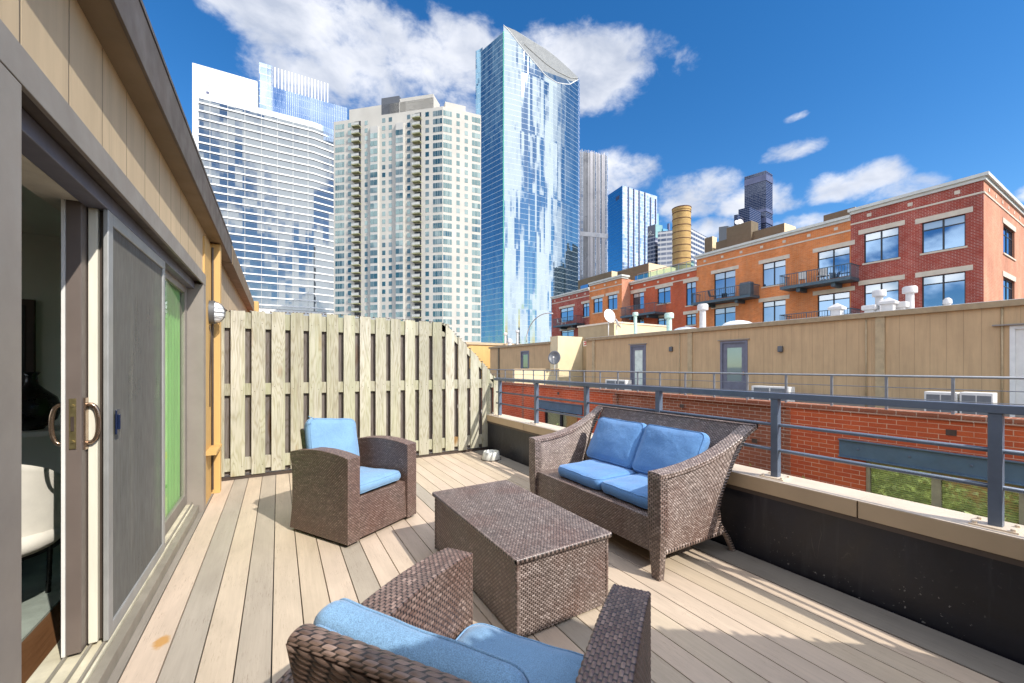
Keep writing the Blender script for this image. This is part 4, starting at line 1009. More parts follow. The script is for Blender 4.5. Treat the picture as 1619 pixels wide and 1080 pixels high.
# far railing
rf = T('terrace_railing', 'thin grey wire railing along the terrace across the courtyard', 'railing', (RX, 8, ZT), local=False)
MB().tube([(RX, -4, 1.095), (RX, 45, 1.095)], .024, 8).build('top_rail', M_rail_far, rf, smooth='all')
for z in (.86, .64): MB().tube([(RX, -4, z), (RX, 45, z)], .009, 6).build('wire', M_rail_far, rf)
y = 2.23-.955*6
while y < 44:
    MB().box(RX-.022, y-.022, ZT+.03, RX+.022, y+.022, 1.075).build('post', M_rail_far, rf); y += .955
# tan penthouse wall
ph = T('tan_penthouse', 'long tan panelled penthouse row across the courtyard with doors onto its terrace', 'building', (WX, 8, 0), local=False)
ZR = 2.70
def doorspan(xa, xb, ya, yb=None):
    p, q = at(xa, ya, X=WX), at(xb, ya, X=WX); return min(p.y, q.y), max(p.y, q.y), .03, at((xa+xb)/2, ya, X=WX).z
d1 = doorspan(998, 1020, 547); d2 = doorspan(1141, 1180, 541); d3 = doorspan(824, 836, 556); d4 = doorspan(1602, 1660, 517)
YN = at(927, 540, X=WX).y; YL = YN+2.55; YE = at(775, 548, X=WX).y
for (y0, y1, hs) in ((-9, YN, [d1, d2, d4]), (YL+.8, YE, [d3])):
    mb = MB(); holed(mb, PX(WX), y0, y1, .02, ZR, hs, .12, (-1, 0, 0)); mb.build('wall', M_siding_far, ph)
    MB().box(WX+.13, y0+.01, .02, WX+9, y1-.01, ZR-.01).build('body', M_siding_far, ph)
    mb = MB(); mb.box(WX-.10, y0-.05, ZR-.03, WX+9.1, y1+.1, ZR+.11); mb.build('roof_edge', simple('tan_roof_edge', (.36,.26,.145), .6), ph)
    MB().box(WX-.06, y0, ZR+.115, WX+9, y1, ZR+.125).build('roof', M_galv, ph)
for x in (1091.5, 1392, 834+1.0): 
    if x < 900: continue
    c = at(x, 560, X=WX); MB().box(WX-.045, c.y-.10, .02, WX-.001, c.y+.10, ZR-.03).build('batten', simple('tan_batten', (.46,.34,.19), .6), ph)
c = at(789, 560, X=WX); MB().box(WX-.05, c.y-.12, .02, WX-.001, c.y+.12, ZR-.03).build('batten', M_khaki, ph)
c = at(939, 560, X=WX); MB().box(WX-.05, c.y-.1, .02, WX-.001, c.y+.1, ZR-.03).build('batten', MAT['tan_batten'], ph)
for i, dd in enumerate((d1, d2, d3, d4)):
    y0, y1, z0, z1 = dd
    mb = MB()
    for (a, b, c_, d_) in ((y0-.05, y0+.03, z0, z1+.05), (y1-.03, y1+.05, z0, z1+.05), (y0+.03, y1-.03, z1-.03, z1+.05)): mb.box(WX-.02, a, c_, WX+.05, b, d_)
    fr = mb.build('door', (M_frame_pl, M_frame_pl, M_frame_pl, M_white)[i], ph)
    mb = MB(); bz0 = .75 if i == 1 else .35
    a, b = y0+.03, y1-.03
    mb.box(WX+.03, a, z0, WX+.07, a+.15, z1-.03); mb.box(WX+.03, b-.15, z0, WX+.07, b, z1-.03); mb.box(WX+.03, a+.15, z0, WX+.07, b-.15, bz0); mb.box(WX+.03, a+.15, z1-.2, WX+.07, b-.15, z1-.03)
    mb.build('door_leaf', (M_frame_pl, M_frame_pl, M_frame_pl, M_white)[i], fr)
    if i == 0: MB().box(WX+.045, a+.15, bz0, WX+.055, b-.15, z1-.2).build('blind', simple('door_blind', (.70,.76,.66), .6), fr)
    else: MB().box(WX+.045, a+.15, bz0, WX+.055, b-.15, z1-.2).build('pane', M_win_res if i != 3 else MAT.get('door_blind', M_white), fr)
mb = MB()
for dd in (d1, d2): mb.box(WX-.07, dd[0]-.12, dd[3]+.07, WX-.001, dd[1]+.12, dd[3]+.10)
mb.box(WX-.10, d4[0]-.3, d4[3]+.06, WX-.001, d4[1]+.3, d4[3]+.09); mb.build('door_flashing', M_trim, ph)
for x_ in (1062, 1235):
    c = at(x_, 552, X=WX); MB().box(WX-.11, c.y-.07, c.z-.10, WX-.001, c.y+.07, c.z+.10).build('wall_light', M_castgrey, ph, bevel=.02)
for x_ in (1075, 1370, 1585):
    c = at(x_, 560, X=WX); MB().tube([(WX-.03, c.y, .05), (WX-.03, c.y, ZR-.05)], .018, 8).build('conduit', MAT['tan_batten'], ph, smooth='all')
for dd in (d1, d2): MB().box(WX+.0, dd[0]+.08, .98, WX+.029, dd[0]+.13, 1.10).build('door_handle', M_bronze, ph, bevel=.005)
mb = MB(); mb.box(WX-.004, -9, .02, WX-.001, YN, .22); mb.build('base_flashing', M_trim, ph)
# recess between the two rows: shaded back with green door, end wall coloured as lit
mb = MB(); mb.box(WX, YL, .02, WX+1.9, YL+.78, 3.12); mb.build('end_wall', M_cream_lit, ph)
MB().box(WX+1.905, YN+.12, .02, WX+8.9, YL+.78, 3.05).build('recess_wall', M_tanflat, ph)
mb = MB(); yy = YN+.5; mb.box(WX+1.86, yy, .02, WX+1.903, yy+.9, 2.15); mb.build('recess_door', simple('dark_green_door', (.05,.07,.05), .5), ph)
sg = T('warning_sign', 'small red and white sign on the shaded wall above the dark recess door', 'sign', (WX+1.9, YN+.4, 2.4), local=False)
mb = MB(); c = at(925, 543, X=WX+1.88); mb.box(WX+1.88, c.y-.17, c.z-.17, WX+1.9, c.y+.17, c.z+.17); mb.build('plate', M_white, sg)
mb = MB(); mb.box(WX+1.872, c.y-.11, c.z-.11, WX+1.879, c.y-.04, c.z+.11); mb.box(WX+1.872, c.y-.02, c.z+.04, WX+1.879, c.y+.1, c.z+.11); mb.box(WX+1.872, c.y-.02, c.z-.11, WX+1.879, c.y+.1, c.z-.05); mb.build('red_mark', simple('sign_red', (.5,.03,.03), .5), sg)
# pale half-height divider on the terrace
dv = T('divider_wall', 'pale waist high divider wall on the far terrace beneath the satellite dish', 'wall', (12.5, 17.6, 0), local=False)
MB().box(RX+.08, 18.6, .02, WX-.3, 18.75, 1.12).build('wall', M_cream_lit, dv); MB().box(RX+.06, 18.57, 1.121, WX-.28, 18.78, 1.16).build('cap', M_coping, dv)
# yellow block and fence beyond
yb_ = T('yellow_stairhead', 'small ochre roof block at the far left end of the tan penthouses', 'building', (14, 34, 0), local=False)
q0, q1 = at(755, 546, Y=YE+2), at(776, 546, Y=YE+2); MB().box(q0.x-1, YE+2, 0, q1.x+3, YE+6, at(765, 545.5, Y=YE+2).z).build('wall', M_ochre, yb_)
MB().box(q0.x-1.1, YE+1.9, at(765, 545.5, Y=YE+2).z+.002, q1.x+3.1, YE+6.1, at(765, 545.5, Y=YE+2).z+.2).build('cap', M_coping, yb_)
# rooftop block behind
rb = T('roof_stair_block', 'tan stair block rising from the roof behind the tan penthouses', 'building', (20, 20, 2), local=False)
c = at(971, 508, X=20.0); e_ = at(914, 512, X=20.0); q = at(1054, 518, Y=c.y)
MB().box(20, c.y, -.05, q.x, e_.y, c.z-.12).build('wall', M_tanflat, rb); MB().box(19.94, c.y-.06, c.z-.118, q.x+.06, e_.y+.06, c.z).build('cap', M_coping_top, rb)
MB().box(20.0, c.y-.012, -.05, q.x, c.y-.002, c.z-.12).build('lit_tint_sheet', M_cream_lit, rb)  # thin lighter sheet paints the sunlit face of the tan block

# ---- window air conditioners standing on the terrace
def ac_unit(xa, xb, ytop, X, label):
    p, q = at(xa, ytop, X=X), at(xb, ytop, X=X); y0, y1 = min(p.y, q.y), max(p.y, q.y); zt = (p.z+q.z)/2
    r_ = T('air_conditioner', label, 'air conditioner', (X, (y0+y1)/2, .02), group='white air conditioners on the far terrace', local=False)
    MB().box(X, y0, .1, X+.38, y1, zt).build('casing', M_white, r_, bevel=.01)
    mb = MB(); w_ = (y1-y0)
    for k in range(2):
        for j in range(2): mb.box(X-.006, y0+w_*(.05+.46*k), .14+(zt-.14)*(.06+.46*j), X-.001, y0+w_*(.47+.46*k), .14+(zt-.14)*(.44+.46*j))
    mb.build('grille', M_grille, r_)
    for yy in (y0+.06, y1-.12): MB().box(X+.05, yy, .02, X+.33, yy+.06, .099).build('foot', M_grille, r_)
ac_unit(1461, 1513, 620, 12.6, 'white louvred air conditioner on the far terrace, left of the rightmost pair')
ac_unit(1517, 1570, 621, 12.6, 'white louvred air conditioner on the far terrace, right of the rightmost pair')
ac_unit(1188, 1247, 611, 13.2, 'white air conditioner on the far terrace right of the slate framed door')
ac_unit(957, 989, 600.5, 13.2, 'white air conditioner on the far terrace left of the door with the bright blind')

# ---- satellite dishes
def dish(name, label, base, r, toward, mast=.6, mat=None):
    r_ = T(name, label, 'dish', base, 0, 'satellite dishes on the roofs')
    MB().tube([(0, 0, 0), (0, 0, mast)], .03, 8).build('mast', M_galv, r_, smooth='all')
    P = []; f = []; tq = Vector(toward).normalized().to_track_quat('Z', 'Y'); n = 20
    for j in range(6):
        rr = r*j/5
        for i in range(n): a = 2*math.pi*i/n; P.append(tq @ Vector((rr*math.cos(a), rr*1.15*math.sin(a), .35*rr*rr/r))+Vector((0, 0, mast+.05)))
    for j in range(5):
        for i in range(n): f.append((j*n+i, j*n+(i+1) % n, (j+1)*n+(i+1) % n, (j+1)*n+i))
    o = MB().add(P, f).build('reflector', mat or M_castgrey, r_, smooth='all'); sm = o.modifiers.new('t', 'SOLIDIFY'); sm.thickness = .02
    k = tq @ Vector((0, -r*.2, r*1.1))+Vector((0, 0, mast+.05)); MB().tube([tq @ Vector((0, -r*1.1, .1))+Vector((0, 0, mast+.05)), k], .012, 6).build('feed_arm', M_galv, r_)
    mb = MB(); mb.lathe([(0, -.05), (.045, -.05), (.045, .05), (0, .05)], tuple(k), 10); mb.build('feed_horn', M_white, r_)
b_ = at(877, 590, X=13.6); dish('satellite_dish', 'grey satellite dish on a mast in front of the cream wall across the courtyard', (b_.x, b_.y, .75), .36, (-.8, -.75, .35), .95)
b_ = at(962, 507, X=19); dish('satellite_dish', 'pale satellite dish on the roof beside the tan stair block', (b_.x, b_.y, 2.83), .42, (-.2, -1, .3), at(962, 502, X=19).z-2.83, M_galv)
b_ = at(975, 507, X=18.6); dish('satellite_dish', 'second pale rooftop dish angled away from the tan stair block', (b_.x, b_.y, 2.83), .30, (.7, -.6, .5), 1.1, M_galv)

# ---- roof vents
def vent(label, x, yb, yt, wpx, X, kind, mat=None, grp='white roof vents above the tan penthouses'):
    p, q = at(x, yb, X=X), at(x, yt, X=X); d = ray(x); s = X/d[0]; w_ = wpx/F*s; h = q.z-2.83
    r_ = T('roof_vent', label, 'vent', (X, p.y, 2.83), 0, grp); mat = mat or M_vent
    ob = None
    if kind == 'pipe':
        MB().lathe([(w_*.34, 0), (w_*.30, .08), (w_*.28, h-w_*.5)], (0,0,0), 20).build('pipe', mat, r_, smooth=True)
        MB().lathe([(w_*.27, h-w_*.62), (w_*.5, h-w_*.58), (w_*.5, h-.12*w_), (w_*.42, h), (0, h+.01)], (0,0,0), 20).build('cap', mat, r_, smooth=True)
    elif kind == 'box':
        MB().box(-w_*.32, -w_*.32, 0, w_*.32, w_*.32, h*.6).build('pipe', mat, r_, bevel=.01)
        MB().box(-w_*.5, -w_*.5, h*.55, w_*.5, w_*.5, h).build('cap', mat, r_, bevel=.03)
    elif kind == 'hip':
        MB().box(-w_*.34, -w_*.34, 0, w_*.34, w_*.34, h*.62).build('pipe', mat, r_, bevel=.01)
        z0, z1 = h*.6, h*.74; a = w_*.48
        MB().add([(-a,-a,z0),(a,-a,z0),(a,a,z0),(-a,a,z0),(-a,-a,z1),(a,-a,z1),(a,a,z1),(-a,a,z1),(0,0,h)], [(0,3,2,1),(0,1,5,4),(1,2,6,5),(2,3,7,6),(3,0,4,7),(4,5,8),(5,6,8),(6,7,8),(7,4,8)]).build('hood', mat, r_)
    else:
        MB().lathe([(w_*.5, 0), (w_*.4, h*.45), (w_*.34, h*.5), (w_*.5, h*.55), (w_*.46, h*.85), (w_*.2, h), (0, h)], (0,0,0), 18).build('turbine', mat, r_, smooth=True)
vent('tall white capped vent pipe, left of the oval skylight', 1111, 517, 481, 16, 17, 'pipe')
vent('pale green capped vent pipe right of the satellite dishes', 1058, 520, 495, 14, 17.5, 'pipe', M_green_metal)
vent('slim green white vent pipe against the lit end of the tan stair block', 1004.5, 525, 494, 9, 17.5, 'pipe', M_green_metal)
vent('white hip capped vent standing alone below the large orange wing window', 1323.5, 499, 479, 19, 16, 'hip')
vent('short white box vent, leftmost of the cluster before the dark red wing', 1376, 494, 483, 18, 15.6, 'box')
vent('tall white vent, left of the hip capped one in the cluster', 1390, 491, 459, 17, 16.4, 'pipe')
vent('white hip capped vent in the middle of the cluster', 1405, 492, 470, 21, 15.7, 'hip')
vent('short white box vent between hip capped and tallest pipe', 1423, 490, 478, 19, 16, 'box')
vent('tallest white vent pipe, rightmost of the cluster', 1438.5, 489, 453, 18, 16.2, 'pipe')
vent('small domed white vent alone near the corner of the dark red wing', 1498, 484, 471, 11, 16, 'turbine')
vent('small white vent at the left end of the far roof', 799, 546, 526, 6, 18, 'pipe', grp='small vents on the far left roof')
vent('small white capped vent before the glass tower base', 818, 546, 522, 6, 18, 'pipe', grp='small vents on the far left roof')
vent('low white vent beside the ochre roof block', 806, 546, 535, 8, 17, 'turbine', grp='small vents on the far left roof')
def skylight(label, xa, xb, y, X):
    p, q = at(xa, y, X=X), at(xb, y, X=X); r_ = T('skylight', label, 'skylight', (X, (p.y+q.y)/2, 2.83), group='domed skylights on the tan roof'); L_ = abs(p.y-q.y)/2
    MB().box(-.5, -L_, 0, .5, L_, .12).build('curb', M_galv, r_)
    P = []; f = []
    for j in range(8):
        th = math.pi/2*j/7
        for i in range(24): a = 2*math.pi*i/24; cx_, sy_ = math.cos(a), math.sin(a); P.append((.5*math.copysign(abs(cx_)**.6, cx_)*math.cos(th), L_*math.copysign(abs(sy_)**.6, sy_)*math.cos(th), .121+.26*math.sin(th)))
    for j in range(7):
        for i in range(24): f.append((j*24+i, j*24+(i+1) % 24, (j+1)*24+(i+1) % 24, (j+1)*24+i))
    MB().add(P, f).build('dome', M_dome, r_, smooth='all')
skylight('white domed skylight to the right of the tall vent pipe', 1146, 1188, 515, 16.5)
skylight('white domed skylight to the left of the tall vent pipe', 1068, 1103, 522, 17)
# curved white pipe hoop on the roof
hp = tag(MB().tube([at(832+36*(1-math.cos(a))*1.0, 541-46*math.sin(a), X=21) for a in [math.pi/2*i/14 for i in range(15)]]+[at(874, 496, X=21.1)], .05, 8).build('roof_hoop', M_vent, None, smooth='all'), 'thin white curved pipe arching over the far roof', 'pipe')

# ================================================================== MID-RISE BRICK BUILDING
MX = 33.0
mr_ = T('brick_loft_building', 'long orange and red brick loft building with balconies behind the tan penthouses', 'building', (MX, 24, -9.5), local=False)
secs = [ # x left px, x right px, cornice-top px at right end, material, X plane
    (1345, 1555, 274.5, M_brick_red, MX), (1101.5, 1345, 340.5, M_brick_orange, MX), (990, 1101.5, 421, M_brick_mid, MX), (932, 983, 434.5, M_brick_orange, MX-1.3), (872, 932, 454.5, M_brick_red, MX)]
wins = [ # (section, left, right, top@right, bottom@right, kind)
    (0,1366,1421,357.5,407,'w'),(0,1457.5,1526.5,337.5,389,'w'),(0,1366,1421,443,500,'w'),(0,1457.5,1526.5,428.5,482,'w'),
    (1,1205.5,1242,409.5,448,'w'),(1,1205.5,1242,473,507,'w'),(1,1292.5,1344,388,436,'d'),(1,1292.5,1344,460,500,'d'),(1,1129,1162.6,426,468,'d'),(1,1129,1162.6,484,520,'d'),
    (2,1039.5,1060,452.5,478,'w'),(2,1039.5,1060,500,520,'w'),(2,1000.5,1018,461,488,'d'),(2,991,996,464,486,'w'),(2,1084.5,1100,444.5,481.5,'w'),(2,1084.5,1100,495.5,513,'w'),(2,1000.5,1018,503,520,'w'),
    (3,938,952.5,470,493,'w'),(3,960.5,976,464.5,488,'w'),(4,921.5,931.5,478.5,500,'w'),(4,886,906.5,484.5,507,'d'),(4,887,907,521,532,'w')]
for si, (xa, xb, yt, mt, X) in enumerate(secs):
    pr, pl = at(xb, yt, X=X), at(xa, yt, X=X); ztop = pr.z; y0, y1 = pr.y, pl.y
    hs = []; wl_ = []
    for (s_, l, r, a, b, kd) in wins:
        if s_ != si: continue
        R1, L1 = at(r, a, X=X), at(l, a, X=X); zt_, zb_ = R1.z, at(r, b, X=X).z; hs.append((max(R1.y, y0+.05), min(L1.y, y1-.05), zb_, zt_)); wl_.append((hs[-1], kd))
    mb = MB(); holed(mb, PX(X), y0, y1, -9.5, ztop-.35, hs, .22, (-1, 0, 0)); mb.build('wall', mt, mr_)
    MB().box(X+.6, y0+(.6 if si == 0 else .01), -9.5, X+16, y1-.01, ztop-.4).build('body', mt, mr_)
    mb = MB(); mb.box(X-.22, y0-(.22 if si in (0, 3) else .02), ztop-.18, X+1.0, y1+(.1 if si in (0, 1) else 0), ztop); mb.box(X-.10, y0-(.1 if si in (0, 3) else .0), ztop-.36, X+.9, y1, ztop-.181); mb.build('cornice', M_corn, mr_)
    mb = MB(); mb.box(X-.035, y0-(.035 if si == 0 else 0), ztop-1.05, X-.001, y1, ztop-.95); mb.build('stone_band', M_stone, mr_)
    n = max(2, int((y1-y0)/1.55)); mb = MB()
    for k in range(n): yy = y0+(y1-y0)*(k+.5)/n; mb = MB(); mb.box(X-.03, yy-.11, ztop-.76, X-.001, yy+.11, ztop-.56); mb.build('stone_block', M_stone, mr_)
    for ((a0, a1, z0, z1), kd) in wl_:
        mb = MB(); f_w = .055; n = 2; st = (a1-a0)/n; tz = z1-(z1-z0)*.26
        mb.box(X+.10, a0, z0, X+.16, a0+f_w, z1); mb.box(X+.10, a1-f_w, z0, X+.16, a1, z1); mb.box(X+.10, a0+f_w, z1-f_w, X+.16, a1-f_w, z1); mb.box(X+.10, a0+f_w, z0, X+.16, a1-f_w, z0+f_w)
        mb.box(X+.09, (a0+a1)/2-f_w*.7, z0+f_w, X+.15, (a0+a1)/2+f_w*.7, z1-f_w)
        mb.box(X+.105, a0+f_w, tz-f_w*.6, X+.155, (a0+a1)/2-f_w*.7, tz+f_w*.6); mb.box(X+.105, (a0+a1)/2+f_w*.7, tz-f_w*.6, X+.155, a1-f_w, tz+f_w*.6)
        wf = mb.build('window' if kd == 'w' else 'balcony_door', M_frame_dk, mr_)
        MB().box(X+.125, a0+.01, z0+.01, X+.135, a1-.01, tz).build('pane', M_win, wf)
        MB().box(X+.125, a0+.01, tz+.002, X+.135, a1-.01, z1-.01).build('transom_pane', glassy('transom_glass', (.85,.92,1), (.45,.50,.50), .25, .03) if 'tg' not in MAT else MAT['tg'], wf)
        MAT['tg'] = wf.children[1].data.materials[0]
        if not (si == 2 and a1-a0 < 1): MB().box(X-.03, a0-.28, z1+.004, X-.001, a1+.28, z1+.30).build('lintel', M_stone, mr_)
        if kd == 'w': MB().box(X-.05, a0-.08, z0-.10, X+.09, a1+.08, z0-.003).build('sill', M_stone, wf)
# right-hand gable (paler brick stands in for sun), facing the camera side
cY = at(1555, 274.5, X=MX).y; zt0 = at(1555, 274.5, X=MX).z
gh = []
for (l, r, a, b) in ((1586, 1604, 353, 399.6), (1586, 1604, 437, 480)):
    p, q = at(l, a, Y=cY), at(r, a, Y=cY); gh.append((p.x, q.x, at(l, b, Y=cY).z, p.z))
mb = MB(); holed(mb, lambda a, d, z: (a, cY-.004+d, z), MX+.002, MX+16, -9.5, zt0-.35, gh, .22, (0, -1, 0)); mb.build('gable_wall', M_brick_lit, mr_)
for (a0, a1, z0, z1) in gh:
    mb = MB(); mb.box(a0, cY+.1, z0, a0+.06, cY+.16, z1); mb.box(a1-.06, cY+.1, z0, a1, cY+.16, z1); mb.box(a0, cY+.101, z1-.06, a1, cY+.159, z1-.001); mb.box(a0, cY+.101, z0, a1, cY+.159, z0+.06); mb.box((a0+a1)/2-.04, cY+.09, z0, (a0+a1)/2+.04, cY+.15, z1); mb.box(a0, cY+.103, z0+(z1-z0)*.7, a1, cY+.157, z0+(z1-z0)*.7+.05)
    wf = mb.build('window', M_frame_dk, mr_); MB().box(a0+.01, cY+.12, z0+.01, a1-.01, cY+.13, z1-.01).build('pane', M_win, wf)
    MB().box(a0-.2, cY-.035, z1+.004, a1+.2, cY-.006, z1+.32).build('lintel', M_stone, mr_); MB().box(a0-.1, cY-.06, z0-.1, a1+.1, cY+.09, z0-.003).build('sill', M_stone, wf)
mb = MB(); mb.box(MX+1.001, cY-.22, zt0-.18, MX+16, cY+.6, zt0); mb.box(MX+.901, cY-.1, zt0-.36, MX+16, cY+.5, zt0-.181); mb.build('gable_cornice', M_corn, mr_)
MB().box(MX-.03, cY-.04, zt0-1.05, MX+16, cY-.006, zt0-.951).build('stone_band', M_stone, mr_)
for k in range(7): MB().box(MX+1+k*1.6, cY-.03, zt0-.76, MX+1.22+k*1.6, cY-.006, zt0-.56).build('stone_block', M_stone, mr_)
# side return of the projecting bay, sunlight painted as paler brick
c3 = at(983, 434.5, X=MX-1.3); MB().box(MX-1.298, c3.y-.012, -9.5, MX, c3.y-.002, c3.z-.35).build('bay_return', M_brick_lit, mr_)
# balconies
def balcony(xa, xb, yb_r, yrail_r, X, label):
    p, q = at(xb, yb_r, X=X), at(xa, yb_r, X=X); zf = p.z; zr = at(xb, yrail_r, X=X).z; y0, y1 = p.y, q.y; xi = MX-.03
    f_ = MB().box(X, y0, zf-.16, xi, y1, zf+.05).build('balcony', M_balc, mr_)
    mb = MB(); mb.box(X-.02, y0-.02, zr-.05, X+.03, y1+.02, zr); mb.box(X+.031, y0-.02, zr-.05, xi, y0+.03, zr); mb.box(X+.031, y1-.03, zr-.05, xi, y1+.02, zr)
    mb.build('handrail', M_balc, f_)
    mb = MB(); n = int((y1-y0)/.15)
    for k in range(n+1): yy = y0+(y1-y0)*k/n; t_ = .025 if k % 8 == 0 else .011; mb.box(X-t_/2+.005, yy-t_, zf+.05, X+t_/2+.005, yy+t_, zr-.05)
    for yy in (y0, y1):
        for k in range(1, 9): xx = X+(xi-X)*k/9; mb.box(xx-.011, yy-.01, zf+.05, xx+.011, yy+.01, zr-.05)
    mb.build('balusters', M_balc, f_)
    for yy in (y0+(y1-y0)*.25, y0+(y1-y0)*.75): MB().box(X+.3, yy-.12, zf-.42, xi, yy+.12, zf-.161).build('bracket', M_balc, f_)
    return y0, y1, zf
B1 = balcony(1093, 1186, 466, 447.5, 31.6, ''); B2 = balcony(1233, 1344.5, 437.5, 415.5, 31.6, ''); B3 = balcony(980.5, 1035, 493, 477.5, 31.2, ''); B4 = balcony(874, 911, 511, 498.5, 31.6, '')
B5 = balcony(1233, 1344.5, 509, 486.5, 31.4, '')
# patio chairs on the balconies
def patio_chair(x, y, z, rz, label, mat, src=[None]):
    r_ = T('patio_chair', label, 'chair', (x, y, z), rz, 'small chairs on the loft balconies')
    MB().box(-.22, -.22, .40, .22, .22, .44).build('seat', mat, r_)
    mb = MB(); mb.extrude([(-.22, .20, .44), (.22, .20, .44), (.22, .30, .90), (-.22, .30, .90)], (0, .03, 0)); mb.build('backrest', mat, r_)
    for sx in (-.2, .2):
        for sy in (-.2, .2): MB().box(sx-.015, sy-.015, 0, sx+.015, sy+.015, .399).build('leg', mat, r_)
patio_chair(32.3, B4[1]-.55, B4[2]+.051, 1.2, 'white chair at the left end of the dark red wing balcony', M_white)
patio_chair(32.3, B4[1]-1.45, B4[2]+.051, 1.0, 'white chair nearer the door on the dark red wing balcony', M_white)
patio_chair(32.2, B2[1]-1.2, B2[2]+.051, 1.9, 'pale chair at the left end of the long orange wing balcony', M_galv)
patio_chair(32.3, B2[1]-2.5, B2[2]+.051, .6, 'pale chair in the middle of the long orange wing balcony', M_galv)
patio_chair(32.2, B2[0]+1.8, B2[2]+.051, 2.4, 'pale chair before the sliding door of the long orange wing balcony', M_galv)
patio_chair(32.2, B1[1]-1.6, B1[2]+.051, .9, 'grey chair at the left of the balcony nearest the tall vent', M_balc)
gr = tag(MB().box(31.95, B1[0]+.15, B1[2]+.052, 32.5, B1[0]+1.1, B1[2]+1.15).build('covered_grill', M_castgrey, None, bevel=.12), 'dark covered grill at the right end of a balcony', 'grill')
# penthouses on the roof
def pent(xa, xb, X, ytr, xend, label):
    p = at(xb, ytr, X=X); q = at(xa, ytr, X=X); e2 = at(xend, ytr, Y=p.y)
    MB().box(X, p.y, 9.2, e2.x, q.y, p.z).build('penthouse', M_khaki, mr_); MB().box(X+.002, p.y-.012, 9.3, e2.x, p.y-.002, p.z-.001).build('penthouse_lit_sheet', M_cream_lit, mr_)  # lighter end sheet has the sun put into its colour
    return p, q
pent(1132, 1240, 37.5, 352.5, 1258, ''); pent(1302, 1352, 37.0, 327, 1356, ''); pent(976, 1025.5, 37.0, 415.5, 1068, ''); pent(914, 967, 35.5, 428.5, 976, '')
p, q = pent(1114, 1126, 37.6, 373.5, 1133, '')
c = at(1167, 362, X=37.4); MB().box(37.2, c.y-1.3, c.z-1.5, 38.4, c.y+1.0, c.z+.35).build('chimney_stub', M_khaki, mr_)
for (xa, xb, yt, yb2) in ((1004, 1024, 432, 446), (918, 930, 449, 458)):
    p, q = at(xb, yt, X=36.9 if xa > 960 else 35.4), at(xa, yb2, X=36.9 if xa > 960 else 35.4); MB().box(p.x-.02, p.y, q.z, p.x+.05, q.y, p.z).build('penthouse_window', M_win, mr_)
for (x, y, X) in ((1165, 356, 37.8), (1170, 357, 37.8)):
    c = at(x, y, X=X); dish('satellite_dish', 'small white dish, %s of the two on the loft building roof stub' % ('left' if x == 1165 else 'right'), (c.x, c.y, at(1167, 362, X=37.4).z+.35), .25, (-.5, -1, .4), .3, M_galv)
rt_ = T('roof_terrace_railing', 'thin railing on the loft roof terrace below the round chimney', 'railing', (34.5, 26, 10.5), local=False)
p, q = at(1098, 398, X=34.4), at(1008, 425, X=34.4); zz = at(1101.5, 421, X=MX).z
MB().tube([(34.4, p.y, zz+1.05), (34.4, q.y, zz+1.05)], .04, 6).build('top_rail', M_rail_far, rt_)
for k in range(9): yy = p.y+(q.y-p.y)*k/8; MB().tube([(34.4, yy, zz-.2), (34.4, yy, zz+1.05)], .03, 6).build('post', M_rail_far, rt_)
MB().box(34.38, p.y, zz, 34.42, q.y, zz+.95).build('glass_screen', M_pane, rt_)

# ---- round brick chimney
cb = at(1077.6, 400, fwd=68); rad = 27.5/2/F*68
ch = T('round_chimney', 'round tan brick chimney with rusty iron hoops behind the loft building', 'chimney', (cb.x, cb.y, -9.5))
zt_ = at(1077.6, 331, fwd=68).z+9.5
MB().lathe([(rad*1.06, 0), (rad*1.0, zt_*.4), (rad*.985, zt_-.4), (rad*1.03, zt_-.39), (rad*1.03, zt_), (rad*.8, zt_)], (0,0,0), 48).build('shaft', M_ymortar, ch, smooth=True)
for k in range(9): z = zt_-.8-k*1.13; MB().lathe([(rad*1.0, z), (rad*1.025, z+.01), (rad*1.025, z+.1), (rad*1.0, z+.11)], (0,0,0), 48).build('iron_hoop', M_band_rust, ch)
MB().lathe([(rad*1.05, zt_-.02), (rad*1.06, zt_+.12), (rad*.8, zt_+.13)], (0,0,0), 48).build('cap_ring', M_band_rust, ch)

# ================================================================== TOWERS
def cw(x, fwd): p = at(x, HY, fwd=fwd); return Vector((p.x, p.y))
def toward(P, xv, xt):
    """from plan point P go along the horizontal line whose vanishing point is column xv until column xt"""
    rv = (xv-CX)/F; r = (xt-CX)/F; f = P.x*SN+P.y*CS; g = P.x*CS-P.y*SN
    t_ = (r*f-g)/(rv-r) if abs(rv-r) > 1e-9 else 0
    return Vector(((f+t_)*SN+(g+rv*t_)*CS, (f+t_)*CS-(g+rv*t_)*SN))
def zat(P, y): f = P.x*SN+P.y*CS; return CH+(HY-y)/F*f
def off2(P, Q, d):
    n_ = Vector((Q.y-P.y, -(Q.x-P.x))).normalized()
    if n_.dot(-P) < 0: n_ = -n_
    return n_*d
G0 = -9.5
